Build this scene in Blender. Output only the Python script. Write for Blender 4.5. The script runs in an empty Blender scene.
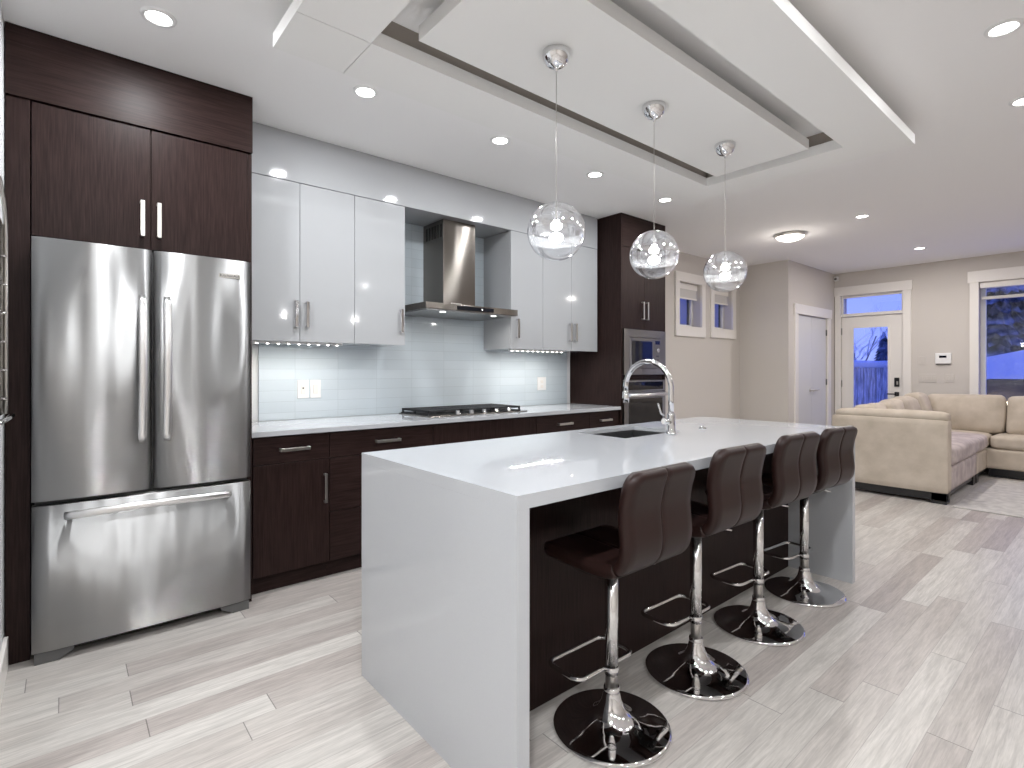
import bpy, bmesh, math, random
from mathutils import Vector, Matrix
random.seed(7)
SC = bpy.context.scene
COL = SC.collection
PI = math.pi

# ------------------------------------------------------------------ camera
cam_data = bpy.data.cameras.new('camera')
cam = bpy.data.objects.new('camera', cam_data)
COL.objects.link(cam)
YAW = math.atan2(626, 529)
cam.location = (0, 0, 1.26)
cam.rotation_euler = (PI / 2, 0, YAW - PI / 2)
cam_data.sensor_width = 36
cam_data.lens = 36 * 529 / 1024
cam_data.shift_y = -14 / 1024
cam_data.clip_start = 0.02
cam_data.clip_end = 200
SC.camera = cam

# ------------------------------------------------------------------ world, exposure
W = bpy.data.worlds.new('dusk')
SC.world = W
W.use_nodes = True
wn = W.node_tree.nodes
wl = W.node_tree.links
bg = wn['Background']
tc = wn.new('ShaderNodeTexCoord')
sep = wn.new('ShaderNodeSeparateXYZ')
wl.new(tc.outputs['Generated'], sep.inputs[0])
cr = wn.new('ShaderNodeValToRGB')
wl.new(sep.outputs['Z'], cr.inputs[0])
cr.color_ramp.elements[0].position = 0.0
cr.color_ramp.elements[0].color = (0.21, 0.27, 0.68, 1)
cr.color_ramp.elements[1].position = 0.6
cr.color_ramp.elements[1].color = (0.045, 0.10, 0.70, 1)
wl.new(cr.outputs[0], bg.inputs[0])
bg.inputs[1].default_value = 1.5
SC.view_settings.view_transform = 'Standard'
SC.view_settings.look = 'None'
SC.view_settings.gamma = 1
SC.view_settings.use_curve_mapping = False
SC.view_settings.exposure = 0.42
try:
    SC.cycles.use_denoising = True
    SC.cycles.max_bounces = 10
    SC.cycles.diffuse_bounces = 5
    SC.cycles.glossy_bounces = 5
    SC.cycles.transparent_max_bounces = 16
    SC.cycles.sample_clamp_indirect = 6
    SC.cycles.caustics_reflective = False
    SC.cycles.caustics_refractive = False
except Exception:
    pass
LAMP_W = 8.5          # each recessed downlight
LED_W = 2.4            # each under-cabinet strip

# ------------------------------------------------------------------ materials
def mat(name, col, rough=0.5, metal=0.0, spec=0.5, emit=None, es=0.0, coat=0.0, aniso=0.0):
    m = bpy.data.materials.new(name)
    m.use_nodes = True
    b = m.node_tree.nodes['Principled BSDF']
    b.inputs['Base Color'].default_value = (*col, 1)
    b.inputs['Roughness'].default_value = rough
    b.inputs['Metallic'].default_value = metal
    b.inputs['Specular IOR Level'].default_value = spec
    b.inputs['Coat Weight'].default_value = coat
    b.inputs['Coat Roughness'].default_value = 0.05
    b.inputs['Anisotropic'].default_value = aniso
    if emit:
        b.inputs['Emission Color'].default_value = (*emit, 1)
        b.inputs['Emission Strength'].default_value = es
    return m

def nodes(m):
    return m.node_tree.nodes, m.node_tree.links, m.node_tree.nodes['Principled BSDF']

def noise(m, scale, vec_scale=(1, 1, 1), detail=3, coord='Object'):
    n, l, b = nodes(m)
    t = n.new('ShaderNodeTexCoord'); mp = n.new('ShaderNodeMapping')
    mp.inputs['Scale'].default_value = vec_scale
    l.new(t.outputs[coord], mp.inputs[0])
    nz = n.new('ShaderNodeTexNoise')
    nz.inputs['Scale'].default_value = scale
    nz.inputs['Detail'].default_value = detail
    l.new(mp.outputs[0], nz.inputs[0])
    return nz.outputs[0]

def ramp(m, sock, a, ca, b_, cb):
    n, l, b = nodes(m)
    r = n.new('ShaderNodeValToRGB')
    r.color_ramp.elements[0].position = a; r.color_ramp.elements[0].color = (*ca, 1)
    r.color_ramp.elements[1].position = b_; r.color_ramp.elements[1].color = (*cb, 1)
    l.new(sock, r.inputs[0])
    return r.outputs[0]

def bump(m, sock, strength, dist=0.01):
    n, l, b = nodes(m)
    bp = n.new('ShaderNodeBump')
    bp.inputs['Strength'].default_value = strength
    bp.inputs['Distance'].default_value = dist
    l.new(sock, bp.inputs['Height'])
    l.new(bp.outputs[0], b.inputs['Normal'])

M = {}
def wood(name, vs, c1=(0.0135, 0.0066, 0.0058), c2=(0.032, 0.0180, 0.0163)):
    m = mat(name, c1, 0.42, spec=0.13)
    n, l, b = nodes(m)
    s = noise(m, 6, vs, 5)
    l.new(ramp(m, s, 0.3, c1, 0.72, c2), b.inputs['Base Color'])
    bump(m, s, 0.15, 0.001)
    return m
M['wood'] = wood('espresso_wood', (30, 30, 1.2))
M['wood_h'] = wood('espresso_wood_horizontal', (1.2, 30, 30))
M['gloss_white'] = mat('gloss_white_lacquer', (0.405, 0.415, 0.43), 0.07, spec=0.4)
M['quartz'] = mat('white_quartz', (0.80, 0.81, 0.83), 0.03)
n_, l_, b_ = nodes(M['quartz'])
l_.new(ramp(M['quartz'], noise(M['quartz'], 350), 0.3, (0.465, 0.48, 0.505), 0.7, (0.485, 0.50, 0.525)), b_.inputs['Base Color'])
M['ceiling'] = mat('ceiling_paint', (0.90, 0.895, 0.895), 0.85, spec=0.2)
M['tray'] = mat('tray_paint', (0.88, 0.88, 0.87), 0.8, spec=0.2)
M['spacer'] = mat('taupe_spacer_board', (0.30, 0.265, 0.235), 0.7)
M['wall'] = mat('beige_wall_paint', (0.61, 0.575, 0.54), 0.85, spec=0.2)
bump(M['wall'], noise(M['wall'], 160), 0.08, 0.002)
M['wall_white'] = mat('white_wall_paint', (0.70, 0.71, 0.72), 0.8, spec=0.2)
M['trim'] = mat('cream_trim_paint', (0.80, 0.77, 0.735), 0.4)
M['door_paint'] = mat('white_door_paint', (0.66, 0.66, 0.67), 0.35)
M['white_plastic'] = mat('white_plastic', (0.82, 0.82, 0.82), 0.3)
M['black_plastic'] = mat('black_plastic', (0.012, 0.012, 0.013), 0.3)
M['black_iron'] = mat('black_cast_iron', (0.012, 0.012, 0.014), 0.45)
M['black_glass'] = mat('black_glass', (0.006, 0.007, 0.012), 0.03)
M['grey_plastic'] = mat('grey_plastic', (0.10, 0.10, 0.10), 0.5)
M['chrome'] = mat('chrome', (0.78, 0.78, 0.79), 0.04, 1.0)
M['nickel'] = mat('brushed_nickel', (0.62, 0.60, 0.57), 0.3, 1.0)
M['handle_steel'] = mat('satin_handle_steel', (0.82, 0.82, 0.82), 0.28, 1.0)
M['sleeve'] = mat('polished_sleeve', (0.80, 0.80, 0.80), 0.16, 1.0)
M['dark'] = mat('dark_gap', (0.006, 0.006, 0.006), 0.8)
M['lens'] = mat('lit_lens', (0.9, 0.9, 0.9), 0.5, emit=(1, 0.98, 0.95), es=14)
M['bulb'] = mat('lit_bulb', (0.9, 0.9, 0.9), 0.5, emit=(1, 0.98, 0.96), es=22)
M['led'] = mat('lit_led', (0.9, 0.9, 0.9), 0.5, emit=(1, 0.96, 0.9), es=10)
M['dome'] = mat('lit_dome', (0.9, 0.9, 0.9), 0.5, emit=(1, 0.93, 0.84), es=2.2)
M['hoodlamp'] = mat('lit_hood_lamp', (0.9, 0.9, 0.9), 0.5, emit=(1, 1, 1), es=3)
M['leather'] = mat('brown_leather', (0.020, 0.0088, 0.0075), 0.38, spec=0.28)
bump(M['leather'], noise(M['leather'], 220), 0.12, 0.001)
M['sofa'] = mat('beige_suede', (0.50, 0.39, 0.285), 0.9, spec=0.15)
n_, l_, b_ = nodes(M['sofa'])
s_ = noise(M['sofa'], 6, (1, 1, 1), 5)
l_.new(ramp(M['sofa'], s_, 0.3, (0.46, 0.40, 0.33), 0.7, (0.58, 0.51, 0.435)), b_.inputs['Base Color'])
bump(M['sofa'], s_, 0.25, 0.02)
M['seat'] = mat('lavender_beige_suede', (0.50, 0.43, 0.42), 0.9, spec=0.15)
n_, l_, b_ = nodes(M['seat'])
s_ = noise(M['seat'], 9, (1, 1, 1), 4)
l_.new(ramp(M['seat'], s_, 0.35, (0.42, 0.36, 0.36), 0.65, (0.58, 0.51, 0.49)), b_.inputs['Base Color'])
bump(M['seat'], s_, 0.4, 0.02)
M['rug'] = mat('pale_rug_pile', (0.52, 0.49, 0.46), 1.0, spec=0.05)
n_, l_, b_ = nodes(M['rug'])
s_ = noise(M['rug'], 14, (1, 1, 1), 6)
l_.new(ramp(M['rug'], s_, 0.35, (0.50, 0.48, 0.47), 0.65, (0.62, 0.60, 0.58)), b_.inputs['Base Color'])
bump(M['rug'], noise(M['rug'], 200), 0.8, 0.01)
M['blind'] = mat('blind_fabric', (0.60, 0.58, 0.56), 0.8)

def steel_mat(name, col, rough, warp):
    m = mat(name, col, rough, 1.0, aniso=1.0)
    n, l, b = nodes(m)
    b.inputs['Anisotropic Rotation'].default_value = 0.25
    tg = n.new('ShaderNodeTangent'); tg.direction_type = 'RADIAL'; tg.axis = 'Z'
    l.new(tg.outputs[0], b.inputs['Tangent'])
    s = noise(m, 1.0, (4.5, 0.5, 0.7), 1.5)
    bump(m, s, warp, 0.05)
    return m
M['steel'] = steel_mat('brushed_stainless', (0.46, 0.46, 0.46), 0.52, 0.6)
M['steel_dark'] = steel_mat('brushed_stainless_hood', (0.205, 0.185, 0.168), 0.27, 0.2)
M['steel_app'] = steel_mat('brushed_stainless_appliance', (0.25, 0.245, 0.24), 0.35, 0.2)
M['sink_steel'] = mat('sink_steel', (0.30, 0.30, 0.31), 0.3, 1.0)

# floor planks: rows along X, each row shifted
def floor_mat():
    m = mat('whitewashed_oak_planks', (0.6, 0.57, 0.54), 0.32, spec=0.4)
    n, l, b = nodes(m)
    t = n.new('ShaderNodeTexCoord')
    sp = n.new('ShaderNodeSeparateXYZ'); l.new(t.outputs['Object'], sp.inputs[0])
    def math_(op, a, bb=None, c=None):
        q = n.new('ShaderNodeMath'); q.operation = op
        for i, v in enumerate((a, bb, c)):
            if v is None: continue
            if isinstance(v, (int, float)): q.inputs[i].default_value = v
            else: l.new(v, q.inputs[i])
        return q.outputs[0]
    PW, PL = 0.1225, 1.25
    yr = math_('DIVIDE', math_('SUBTRACT', sp.outputs['Y'], 0.107), PW)
    row = math_('FLOOR', yr)
    fy = math_('FRACT', yr)
    wn1 = n.new('ShaderNodeTexWhiteNoise'); wn1.noise_dimensions = '1D'
    l.new(row, wn1.inputs['W'])
    xo = math_('MULTIPLY', wn1.outputs['Value'], 7.3)
    xr = math_('DIVIDE', math_('ADD', sp.outputs['X'], xo), PL)
    px = math_('FLOOR', xr)
    fx = math_('FRACT', xr)
    cmb = n.new('ShaderNodeCombineXYZ'); l.new(px, cmb.inputs[0]); l.new(row, cmb.inputs[1])
    wn2 = n.new('ShaderNodeTexWhiteNoise'); wn2.noise_dimensions = '2D'; l.new(cmb.outputs[0], wn2.inputs['Vector'])
    # seams
    ey = math_('MINIMUM', fy, math_('SUBTRACT', 1.0, fy))
    ex = math_('MINIMUM', fx, math_('SUBTRACT', 1.0, fx))
    sy = math_('LESS_THAN', ey, 0.009)
    sx = math_('LESS_THAN', ex, 0.0014)
    seam = math_('MAXIMUM', math_('MULTIPLY', sy, 0.45), sx)
    # grain
    mp = n.new('ShaderNodeMapping'); mp.inputs['Scale'].default_value = (1.6, 14, 1)
    off = n.new('ShaderNodeCombineXYZ'); l.new(math_('MULTIPLY', wn2.outputs['Value'], 40), off.inputs[0]); l.new(row, off.inputs[1])
    l.new(off.outputs[0], mp.inputs['Location'])
    l.new(t.outputs['Object'], mp.inputs[0])
    nz = n.new('ShaderNodeTexNoise'); nz.inputs['Scale'].default_value = 2.2; nz.inputs['Detail'].default_value = 7; nz.inputs['Distortion'].default_value = 0.6
    l.new(mp.outputs[0], nz.inputs[0])
    nf = n.new('ShaderNodeTexNoise'); nf.inputs['Scale'].default_value = 14; nf.inputs['Detail'].default_value = 4
    l.new(mp.outputs[0], nf.inputs[0])
    r = n.new('ShaderNodeValToRGB')
    e = r.color_ramp.elements
    e[0].position = 0.0; e[0].color = (0.375, 0.335, 0.315, 1)
    e[1].position = 1.0; e[1].color = (0.575, 0.55, 0.52, 1)
    k = e.new(0.45); k.color = (0.54, 0.51, 0.48, 1)
    k = e.new(0.2); k.color = (0.46, 0.42, 0.395, 1)
    l.new(wn2.outputs['Value'], r.inputs[0])
    g = n.new('ShaderNodeMapRange'); l.new(nz.outputs[0], g.inputs[0])
    g.inputs[1].default_value = 0.3; g.inputs[2].default_value = 0.7; g.inputs[3].default_value = 0.86; g.inputs[4].default_value = 1.10
    g2 = n.new('ShaderNodeMapRange'); l.new(nf.outputs[0], g2.inputs[0])
    g2.inputs[1].default_value = 0.3; g2.inputs[2].default_value = 0.7; g2.inputs[3].default_value = 0.94; g2.inputs[4].default_value = 1.05
    mp3 = n.new('ShaderNodeMapping'); mp3.inputs['Scale'].default_value = (5, 110, 1)
    l.new(off.outputs[0], mp3.inputs['Location']); l.new(t.outputs['Object'], mp3.inputs[0])
    ng = n.new('ShaderNodeTexNoise'); ng.inputs['Scale'].default_value = 1.0; ng.inputs['Detail'].default_value = 6; ng.inputs['Distortion'].default_value = 1.2
    l.new(mp3.outputs[0], ng.inputs[0])
    g3 = n.new('ShaderNodeMapRange'); l.new(ng.outputs[0], g3.inputs[0])
    g3.inputs[1].default_value = 0.35; g3.inputs[2].default_value = 0.62; g3.inputs[3].default_value = 0.86; g3.inputs[4].default_value = 1.05
    gm = math_('MULTIPLY', math_('MULTIPLY', g.outputs[0], g2.outputs[0]), g3.outputs[0])
    dk = math_('MULTIPLY', gm, math_('SUBTRACT', 1.0, math_('MULTIPLY', seam, 0.55)))
    vm = n.new('ShaderNodeVectorMath'); vm.operation = 'SCALE'
    l.new(r.outputs[0], vm.inputs[0]); l.new(dk, vm.inputs['Scale'])
    l.new(vm.outputs[0], b.inputs['Base Color'])
    bump(m, math_('SUBTRACT', nf.outputs[0], math_('MULTIPLY', seam, 2.0)), 0.12, 0.003)
    return m
M['floor'] = floor_mat()

def tile_mat():
    m = mat('pale_glass_tile', (0.55, 0.60, 0.64), 0.07, spec=0.45)
    n, l, b = nodes(m)
    t = n.new('ShaderNodeTexCoord')
    mp = n.new('ShaderNodeMapping'); mp.inputs['Rotation'].default_value = (PI / 2, 0, 0)
    mp.inputs['Location'].default_value = (0.005, 0.060, 0)
    l.new(t.outputs['Object'], mp.inputs[0])
    br = n.new('ShaderNodeTexBrick')
    br.offset = 0.0; br.squash = 1.0
    br.inputs['Scale'].default_value = 1
    br.inputs['Brick Width'].default_value = 0.305
    br.inputs['Row Height'].default_value = 0.0745
    br.inputs['Mortar Size'].default_value = 0.0016
    br.inputs['Mortar Smooth'].default_value = 0.2
    br.inputs['Color1'].default_value = (0.56, 0.63, 0.68, 1)
    br.inputs['Color2'].default_value = (0.60, 0.665, 0.715, 1)
    br.inputs['Mortar'].default_value = (0.48, 0.54, 0.58, 1)
    sx = n.new('ShaderNodeSeparateXYZ'); cx = n.new('ShaderNodeCombineXYZ')
    l.new(t.outputs['Object'], sx.inputs[0]); l.new(sx.outputs['X'], cx.inputs[0]); l.new(sx.outputs['Z'], cx.inputs[1])
    l.new(cx.outputs[0], br.inputs['Vector'])
    l.new(br.outputs['Color'], b.inputs['Base Color'])
    bp = n.new('ShaderNodeBump'); bp.inputs['Strength'].default_value = 0.3; bp.inputs['Distance'].default_value = 0.002; bp.invert = True
    l.new(br.outputs['Fac'], bp.inputs['Height']); l.new(bp.outputs[0], b.inputs['Normal'])
    return m
M['tile'] = tile_mat()

def thin_glass(name, tint, gl_min, gl_max):
    m = bpy.data.materials.new(name); m.use_nodes = True
    n = m.node_tree.nodes; l = m.node_tree.links
    n.remove(n['Principled BSDF'])
    tr = n.new('ShaderNodeBsdfTransparent'); tr.inputs[0].default_value = (*tint, 1)
    gl = n.new('ShaderNodeBsdfGlossy'); gl.inputs['Roughness'].default_value = 0.01
    gl.inputs[0].default_value = (0.95, 0.95, 0.97, 1)
    if gl_max is None:
        lw0 = n.new('ShaderNodeLayerWeight'); lw0.inputs['Blend'].default_value = 0.5
        pw = n.new('ShaderNodeMath'); pw.operation = 'POWER'; pw.inputs[1].default_value = 4.0
        l.new(lw0.outputs['Facing'], pw.inputs[0])
        fr = n.new('ShaderNodeMath'); fr.operation = 'MULTIPLY_ADD'; fr.inputs[1].default_value = 0.7; fr.inputs[2].default_value = 0.035
        l.new(pw.outputs[0], fr.inputs[0])
        mx = n.new('ShaderNodeMixShader')
        l.new(fr.outputs[0], mx.inputs[0]); l.new(tr.outputs[0], mx.inputs[1]); l.new(gl.outputs[0], mx.inputs[2])
        l.new(mx.outputs[0], n['Material Output'].inputs[0])
        return m
    lw = n.new('ShaderNodeLayerWeight'); lw.inputs['Blend'].default_value = 0.3
    mr = n.new('ShaderNodeMapRange'); mr.inputs[3].default_value = gl_min; mr.inputs[4].default_value = gl_max
    l.new(lw.outputs['Facing'], mr.inputs[0])
    mx = n.new('ShaderNodeMixShader')
    l.new(mr.outputs[0], mx.inputs[0]); l.new(tr.outputs[0], mx.inputs[1]); l.new(gl.outputs[0], mx.inputs[2])
    l.new(mx.outputs[0], n['Material Output'].inputs[0])
    return m
M['glass'] = thin_glass('window_glass', (0.95, 0.96, 0.98), 0.04, None)
M['globe_clear'] = thin_glass('clear_globe_glass', (0.96, 0.97, 0.98), 0.05, 0.75)
M['globe_mirror'] = thin_glass('half_mirrored_globe_glass', (0.93, 0.94, 0.95), 0.38, 0.95)

def frost_mat():
    m = mat('frosted_inner_bowl', (0.9, 0.93, 0.97), 0.35)
    n, l, b = nodes(m)
    tr = n.new('ShaderNodeBsdfTransparent')
    mx = n.new('ShaderNodeMixShader'); mx.inputs[0].default_value = 0.12
    l.new(tr.outputs[0], mx.inputs[1]); l.new(b.outputs[0], mx.inputs[2])
    l.new(mx.outputs[0], n['Material Output'].inputs[0])
    return m
M['frost'] = frost_mat()
M['snow'] = mat('snow', (0.82, 0.84, 0.86), 0.8)
bump(M['snow'], noise(M['snow'], 3), 0.6, 0.1)
M['bark'] = mat('frosted_bark', (0.25, 0.25, 0.27), 0.8)
M['frosty'] = mat('frosted_twigs', (0.75, 0.77, 0.8), 0.8)
M['evergreen'] = mat('dark_evergreen', (0.07, 0.10, 0.12), 0.8)
n_, l_, b_ = nodes(M['evergreen'])
l_.new(ramp(M['evergreen'], noise(M['evergreen'], 2.2, (1, 1, 1), 8), 0.42, (0.02, 0.035, 0.035), 0.68, (0.42, 0.45, 0.48)), b_.inputs['Base Color'])
M['fence'] = mat('weathered_fence', (0.5, 0.5, 0.5), 0.8)
n_, l_, b_ = nodes(M['fence'])
l_.new(ramp(M['fence'], noise(M['fence'], 5, (8, 8, 0.8), 4), 0.35, (0.28, 0.29, 0.31), 0.65, (0.8, 0.8, 0.8)), b_.inputs['Base Color'])
M['siding'] = mat('pale_lap_siding', (0.75, 0.76, 0.78), 0.7)
M['dark_wall'] = mat('dark_shed_wall', (0.04, 0.04, 0.045), 0.8)
M['outlamp'] = mat('lit_street_lamp', (1, 1, 1), 0.5, emit=(1, 0.85, 0.6), es=10)

# ------------------------------------------------------------------ mesh builder
OFF = {}
class MB:
    def __init__(s):
        s.bm = bmesh.new(); s.smooth = False
    def box(s, x0, x1, y0, y1, z0, z1, bev=0.0, seg=2):
        r = bmesh.ops.create_cube(s.bm, size=1.0)
        vs = r['verts']
        for v in vs:
            v.co = Vector(((x0 + x1) / 2 + v.co.x * (x1 - x0), (y0 + y1) / 2 + v.co.y * (y1 - y0), (z0 + z1) / 2 + v.co.z * (z1 - z0)))
        if bev > 0:
            es = list({e for v in vs for e in v.link_edges})
            bmesh.ops.bevel(s.bm, geom=es, offset=bev, segments=seg, profile=0.5, affect='EDGES')
        return s
    def grid(s, pts, closed_u=False, closed_v=False, smooth=True):
        rows = [[s.bm.verts.new(p) for p in r] for r in pts]
        nu, nv = len(rows), len(rows[0])
        for i in range(nu if closed_u else nu - 1):
            for j in range(nv if closed_v else nv - 1):
                a, b = rows[i], rows[(i + 1) % nu]
                try:
                    f = s.bm.faces.new((a[j], a[(j + 1) % nv], b[(j + 1) % nv], b[j]))
                    f.smooth = smooth
                except ValueError: pass
        return rows
    def cap(s, row):
        try:
            s.bm.faces.new(row)
        except ValueError: pass
    def lathe(s, prof, c, seg=32, axis='Z', smooth=True, cap=True):
        pts = []
        for (r, h) in prof:
            row = []
            for k in range(seg):
                a = 2 * PI * k / seg
                x, y = r * math.cos(a), r * math.sin(a)
                if axis == 'Z': p = (c[0] + x, c[1] + y, c[2] + h)
                elif axis == 'Y': p = (c[0] + x, c[1] + h, c[2] + y)
                else: p = (c[0] + h, c[1] + x, c[2] + y)
                row.append(p)
            pts.append(row)
        rows = s.grid(pts, closed_v=True, smooth=smooth)
        if cap:
            if prof[0][0] > 1e-5: s.cap(rows[0])
            if prof[-1][0] > 1e-5: s.cap(rows[-1])
        return s
    def cyl(s, p0, p1, r, r1=None, seg=16):
        return s.tube([p0, p1], [r, r if r1 is None else r1], seg)
    def tube(s, pts, r, seg=12, closed=False, flat=None):
        P = [Vector(p) for p in pts]; n = len(P)
        R = r if isinstance(r, (list, tuple)) else [r] * n
        up = None; rows = []
        for i in range(n):
            if closed: t = P[(i + 1) % n] - P[i - 1]
            else: t = P[min(i + 1, n - 1)] - P[max(i - 1, 0)]
            t.normalize()
            if up is None:
                up = Vector((0, 0, 1)) if abs(t.z) < 0.9 else Vector((1, 0, 0))
            a = up - t * up.dot(t)
            if a.length < 1e-4: a = Vector((0, 1, 0)) - t * t.y
            a.normalize(); up = a; b = t.cross(a)
            fa, fb = (1, 1) if flat is None else flat
            rows.append([P[i] + a * (math.cos(2 * PI * k / seg) * R[i] * fa) + b * (math.sin(2 * PI * k / seg) * R[i] * fb) for k in range(seg)])
        rr = s.grid(rows, closed_u=closed, closed_v=True)
        if not closed:
            s.cap(rr[0]); s.cap(rr[-1])
        return s
    def prism(s, outline, lo, hi, plane='XZ'):
        def P(a, b, h):
            return {'XZ': (a, h, b), 'YZ': (h, a, b), 'XY': (a, b, h)}[plane]
        A = [s.bm.verts.new(P(a, b, lo)) for a, b in outline]
        B = [s.bm.verts.new(P(a, b, hi)) for a, b in outline]
        s.bm.faces.new(A); s.bm.faces.new(B[::-1])
        for i in range(len(A)):
            j = (i + 1) % len(A)
            s.bm.faces.new((A[i], A[j], B[j], B[i]))
        return s
    def build(s, name, m, parent=None, at=None):
        bmesh.ops.remove_doubles(s.bm, verts=s.bm.verts, dist=1e-6)
        bmesh.ops.recalc_face_normals(s.bm, faces=s.bm.faces)
        if parent is None:
            if at is None:
                xs = [v.co.x for v in s.bm.verts]; ys = [v.co.y for v in s.bm.verts]; zs = [v.co.z for v in s.bm.verts]
                at = Vector(((min(xs) + max(xs)) / 2, (min(ys) + max(ys)) / 2, min(zs)))
            else: at = Vector(at)
        else: at = OFF[parent.name]
        for v in s.bm.verts: v.co -= at
        me = bpy.data.meshes.new(name)
        s.bm.to_mesh(me); s.bm.free()
        me.materials.append(M[m] if isinstance(m, str) else m)
        o = bpy.data.objects.new(name, me)
        COL.objects.link(o)
        if parent is None: o.location = at
        else: o.parent = parent
        OFF[o.name] = at
        return o

def box(name, m, x0, x1, y0, y1, z0, z1, parent=None, bev=0.0, seg=2, at=None):
    return MB().box(x0, x1, y0, y1, z0, z1, bev, seg).build(name, m, parent, at)

def tag(o, label=None, cat=None, group=None, kind=None):
    if label: o['label'] = label
    if cat: o['category'] = cat
    if group: o['group'] = group
    if kind: o['kind'] = kind
    return o
def thing(name, label, cat, loc, group=None):
    o = bpy.data.objects.new(name, None); COL.objects.link(o)
    o.location = loc; o.empty_display_size = 0.1
    OFF[o.name] = Vector(loc)
    return tag(o, label, cat, group)
def struct_root(name, loc):
    o = bpy.data.objects.new(name, None); COL.objects.link(o); o.location = loc
    OFF[o.name] = Vector(loc); o['kind'] = 'structure'
    return o
def copy_tree(o, parent=None):
    c = o.copy(); COL.objects.link(c)
    if parent is not None: c.parent = parent
    for ch in list(o.children): copy_tree(ch, c)
    OFF[c.name] = OFF[o.name]
    return c
def dup(o, loc, label, group=None):
    c = copy_tree(o); c.location = loc; c['label'] = label
    if group: c['group'] = group
    return c
def lamp(name, kind, loc, energy, size=0.09, size_y=None, color=(1, 0.97, 0.93), parent=None, rot=(0, 0, 0), spread=PI):
    L = bpy.data.lights.new(name, kind); L.energy = energy; L.color = color
    if kind == 'AREA':
        L.shape = 'DISK' if size_y is None else 'RECTANGLE'; L.size = size
        if size_y: L.size_y = size_y
        L.spread = spread
    else: L.shadow_soft_size = size
    o = bpy.data.objects.new(name, L); COL.objects.link(o)
    o.rotation_euler = rot
    if parent is not None:
        o.parent = parent; o.location = Vector(loc) - OFF[parent.name]
    else: o.location = loc
    return o
def struct(o): o['kind'] = 'structure'; return o

def wall_cells(mb, axis, c0, c1, u0, u1, z0, z1, holes):
    us = sorted({u0, u1, *[h[0] for h in holes], *[h[1] for h in holes]})
    zs = sorted({z0, z1, *[h[2] for h in holes], *[h[3] for h in holes]})
    for i in range(len(us) - 1):
        for j in range(len(zs) - 1):
            um, zm = (us[i] + us[i + 1]) / 2, (zs[j] + zs[j + 1]) / 2
            if any(h[0] < um < h[1] and h[2] < zm < h[3] for h in holes): continue
            if axis == 'Y': mb.box(us[i], us[i + 1], c0, c1, zs[j], zs[j + 1])
            else: mb.box(c0, c1, us[i], us[i + 1], zs[j], zs[j + 1])

# ------------------------------------------------------------------ room shell
CZ = 2.74
XF = 9.10            # far wall with the entry door
struct(box('floor', 'floor', -2.8, XF + 0.25, -3.0, 4.05, -0.1, 0.0, at=(0, 0, 0)))
struct(box('ceiling', 'ceiling', -2.8, XF + 0.25, -3.0, 4.05, CZ, CZ + 0.12))
struct(box('wall_left', 'wall_white', -0.32, -0.198, 2.05, 4.05, 0, CZ))
struct(box('wall_back', 'wall_white', -0.198, 4.70, 3.79, 4.05, 0, CZ))
mb = MB()
WIN1 = (5.84, 6.36, 1.815, 2.372)
WIN2 = (6.675, 7.18, 1.825, 2.372)
wall_cells(mb, 'Y', 3.70, 4.05, 4.70, 7.42, 0, CZ, [WIN1, WIN2])
struct(mb.build('wall_side', 'wall'))
struct(box('wall_closet_side', 'wall', 7.42, 7.52, 3.03, 4.05, 0, CZ))
mb = MB()
wall_cells(mb, 'Y', 3.03, 3.13, 7.52, XF, 0, CZ, [(7.70, 8.79, 0, 2.035)])
struct(mb.build('wall_closet', 'wall'))
mb = MB()
DOOR = (2.156, 2.943, 0.0, 2.07)
TRAN = (2.156, 2.943, 2.10, 2.39)
WIN3 = (-0.55, 1.338, 0.75, 2.40)
wall_cells(mb, 'X', XF, XF + 0.25, -3.0, 3.13, 0, CZ, [(2.156, 2.943, 0.0, 2.39), WIN3])
struct(mb.build('wall_far', 'wall'))
struct(box('wall_right', 'wall', -2.8, XF, -3.12, -3.0, 0, CZ))
struct(box('wall_rear', 'wall', -2.92, -2.8, -3.12, 2.05, 0, CZ))
struct(box('wall_hall', 'wall_white', -2.92, -0.32, 2.05, 2.17, 0, CZ))
struct(MB().box(-0.198, -0.183, 2.06, 3.085, 0, 0.135, 0.003).build('baseboard_left', 'trim'))
struct(MB().box(4.71, 7.42, 3.685, 3.70, 0, 0.13, 0.003).build('baseboard_side', 'trim'))
struct(MB().box(XF - 0.015, XF, 1.45, 2.05, 0, 0.13, 0.003).build('baseboard_far', 'trim'))

# side windows (deep reveal, casing proud of the wall)
def side_window(name, W_):
    x0, x1, z0, z1 = W_
    r = struct_root(name, ((x0 + x1) / 2, 3.70, z0))
    mb = MB()
    mb.box(x0 - 0.085, x0, 3.675, 3.70, z0, z1); mb.box(x1, x1 + 0.085, 3.675, 3.70, z0, z1)
    mb.box(x0 - 0.092, x1 + 0.092, 3.67, 3.70, z1, z1 + 0.115, 0.002)
    mb.box(x0 - 0.088, x1 + 0.088, 3.672, 3.70, z0 - 0.13, z0, 0.002)
    mb.build('casing', 'trim', r)
    mb = MB()
    mb.box(x0, x0 + 0.035, 3.82, 3.88, z0, z1); mb.box(x1 - 0.035, x1, 3.82, 3.88, z0, z1)
    mb.box(x0, x1, 3.82, 3.88, z0, z0 + 0.035); mb.box(x0, x1, 3.82, 3.88, z1 - 0.035, z1)
    mb.build('window_frame', 'white_plastic', r)
    box('dark_mullion', 'black_plastic', x1 - 0.065, x1 - 0.035, 3.852, 3.862, z0, z1, r)
    box('window_glass', 'glass', x0 + 0.035, x1 - 0.035, 3.845, 3.851, z0 + 0.035, z1 - 0.035, r)
side_window('window_1', WIN1)
side_window('window_2', WIN2)
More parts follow.
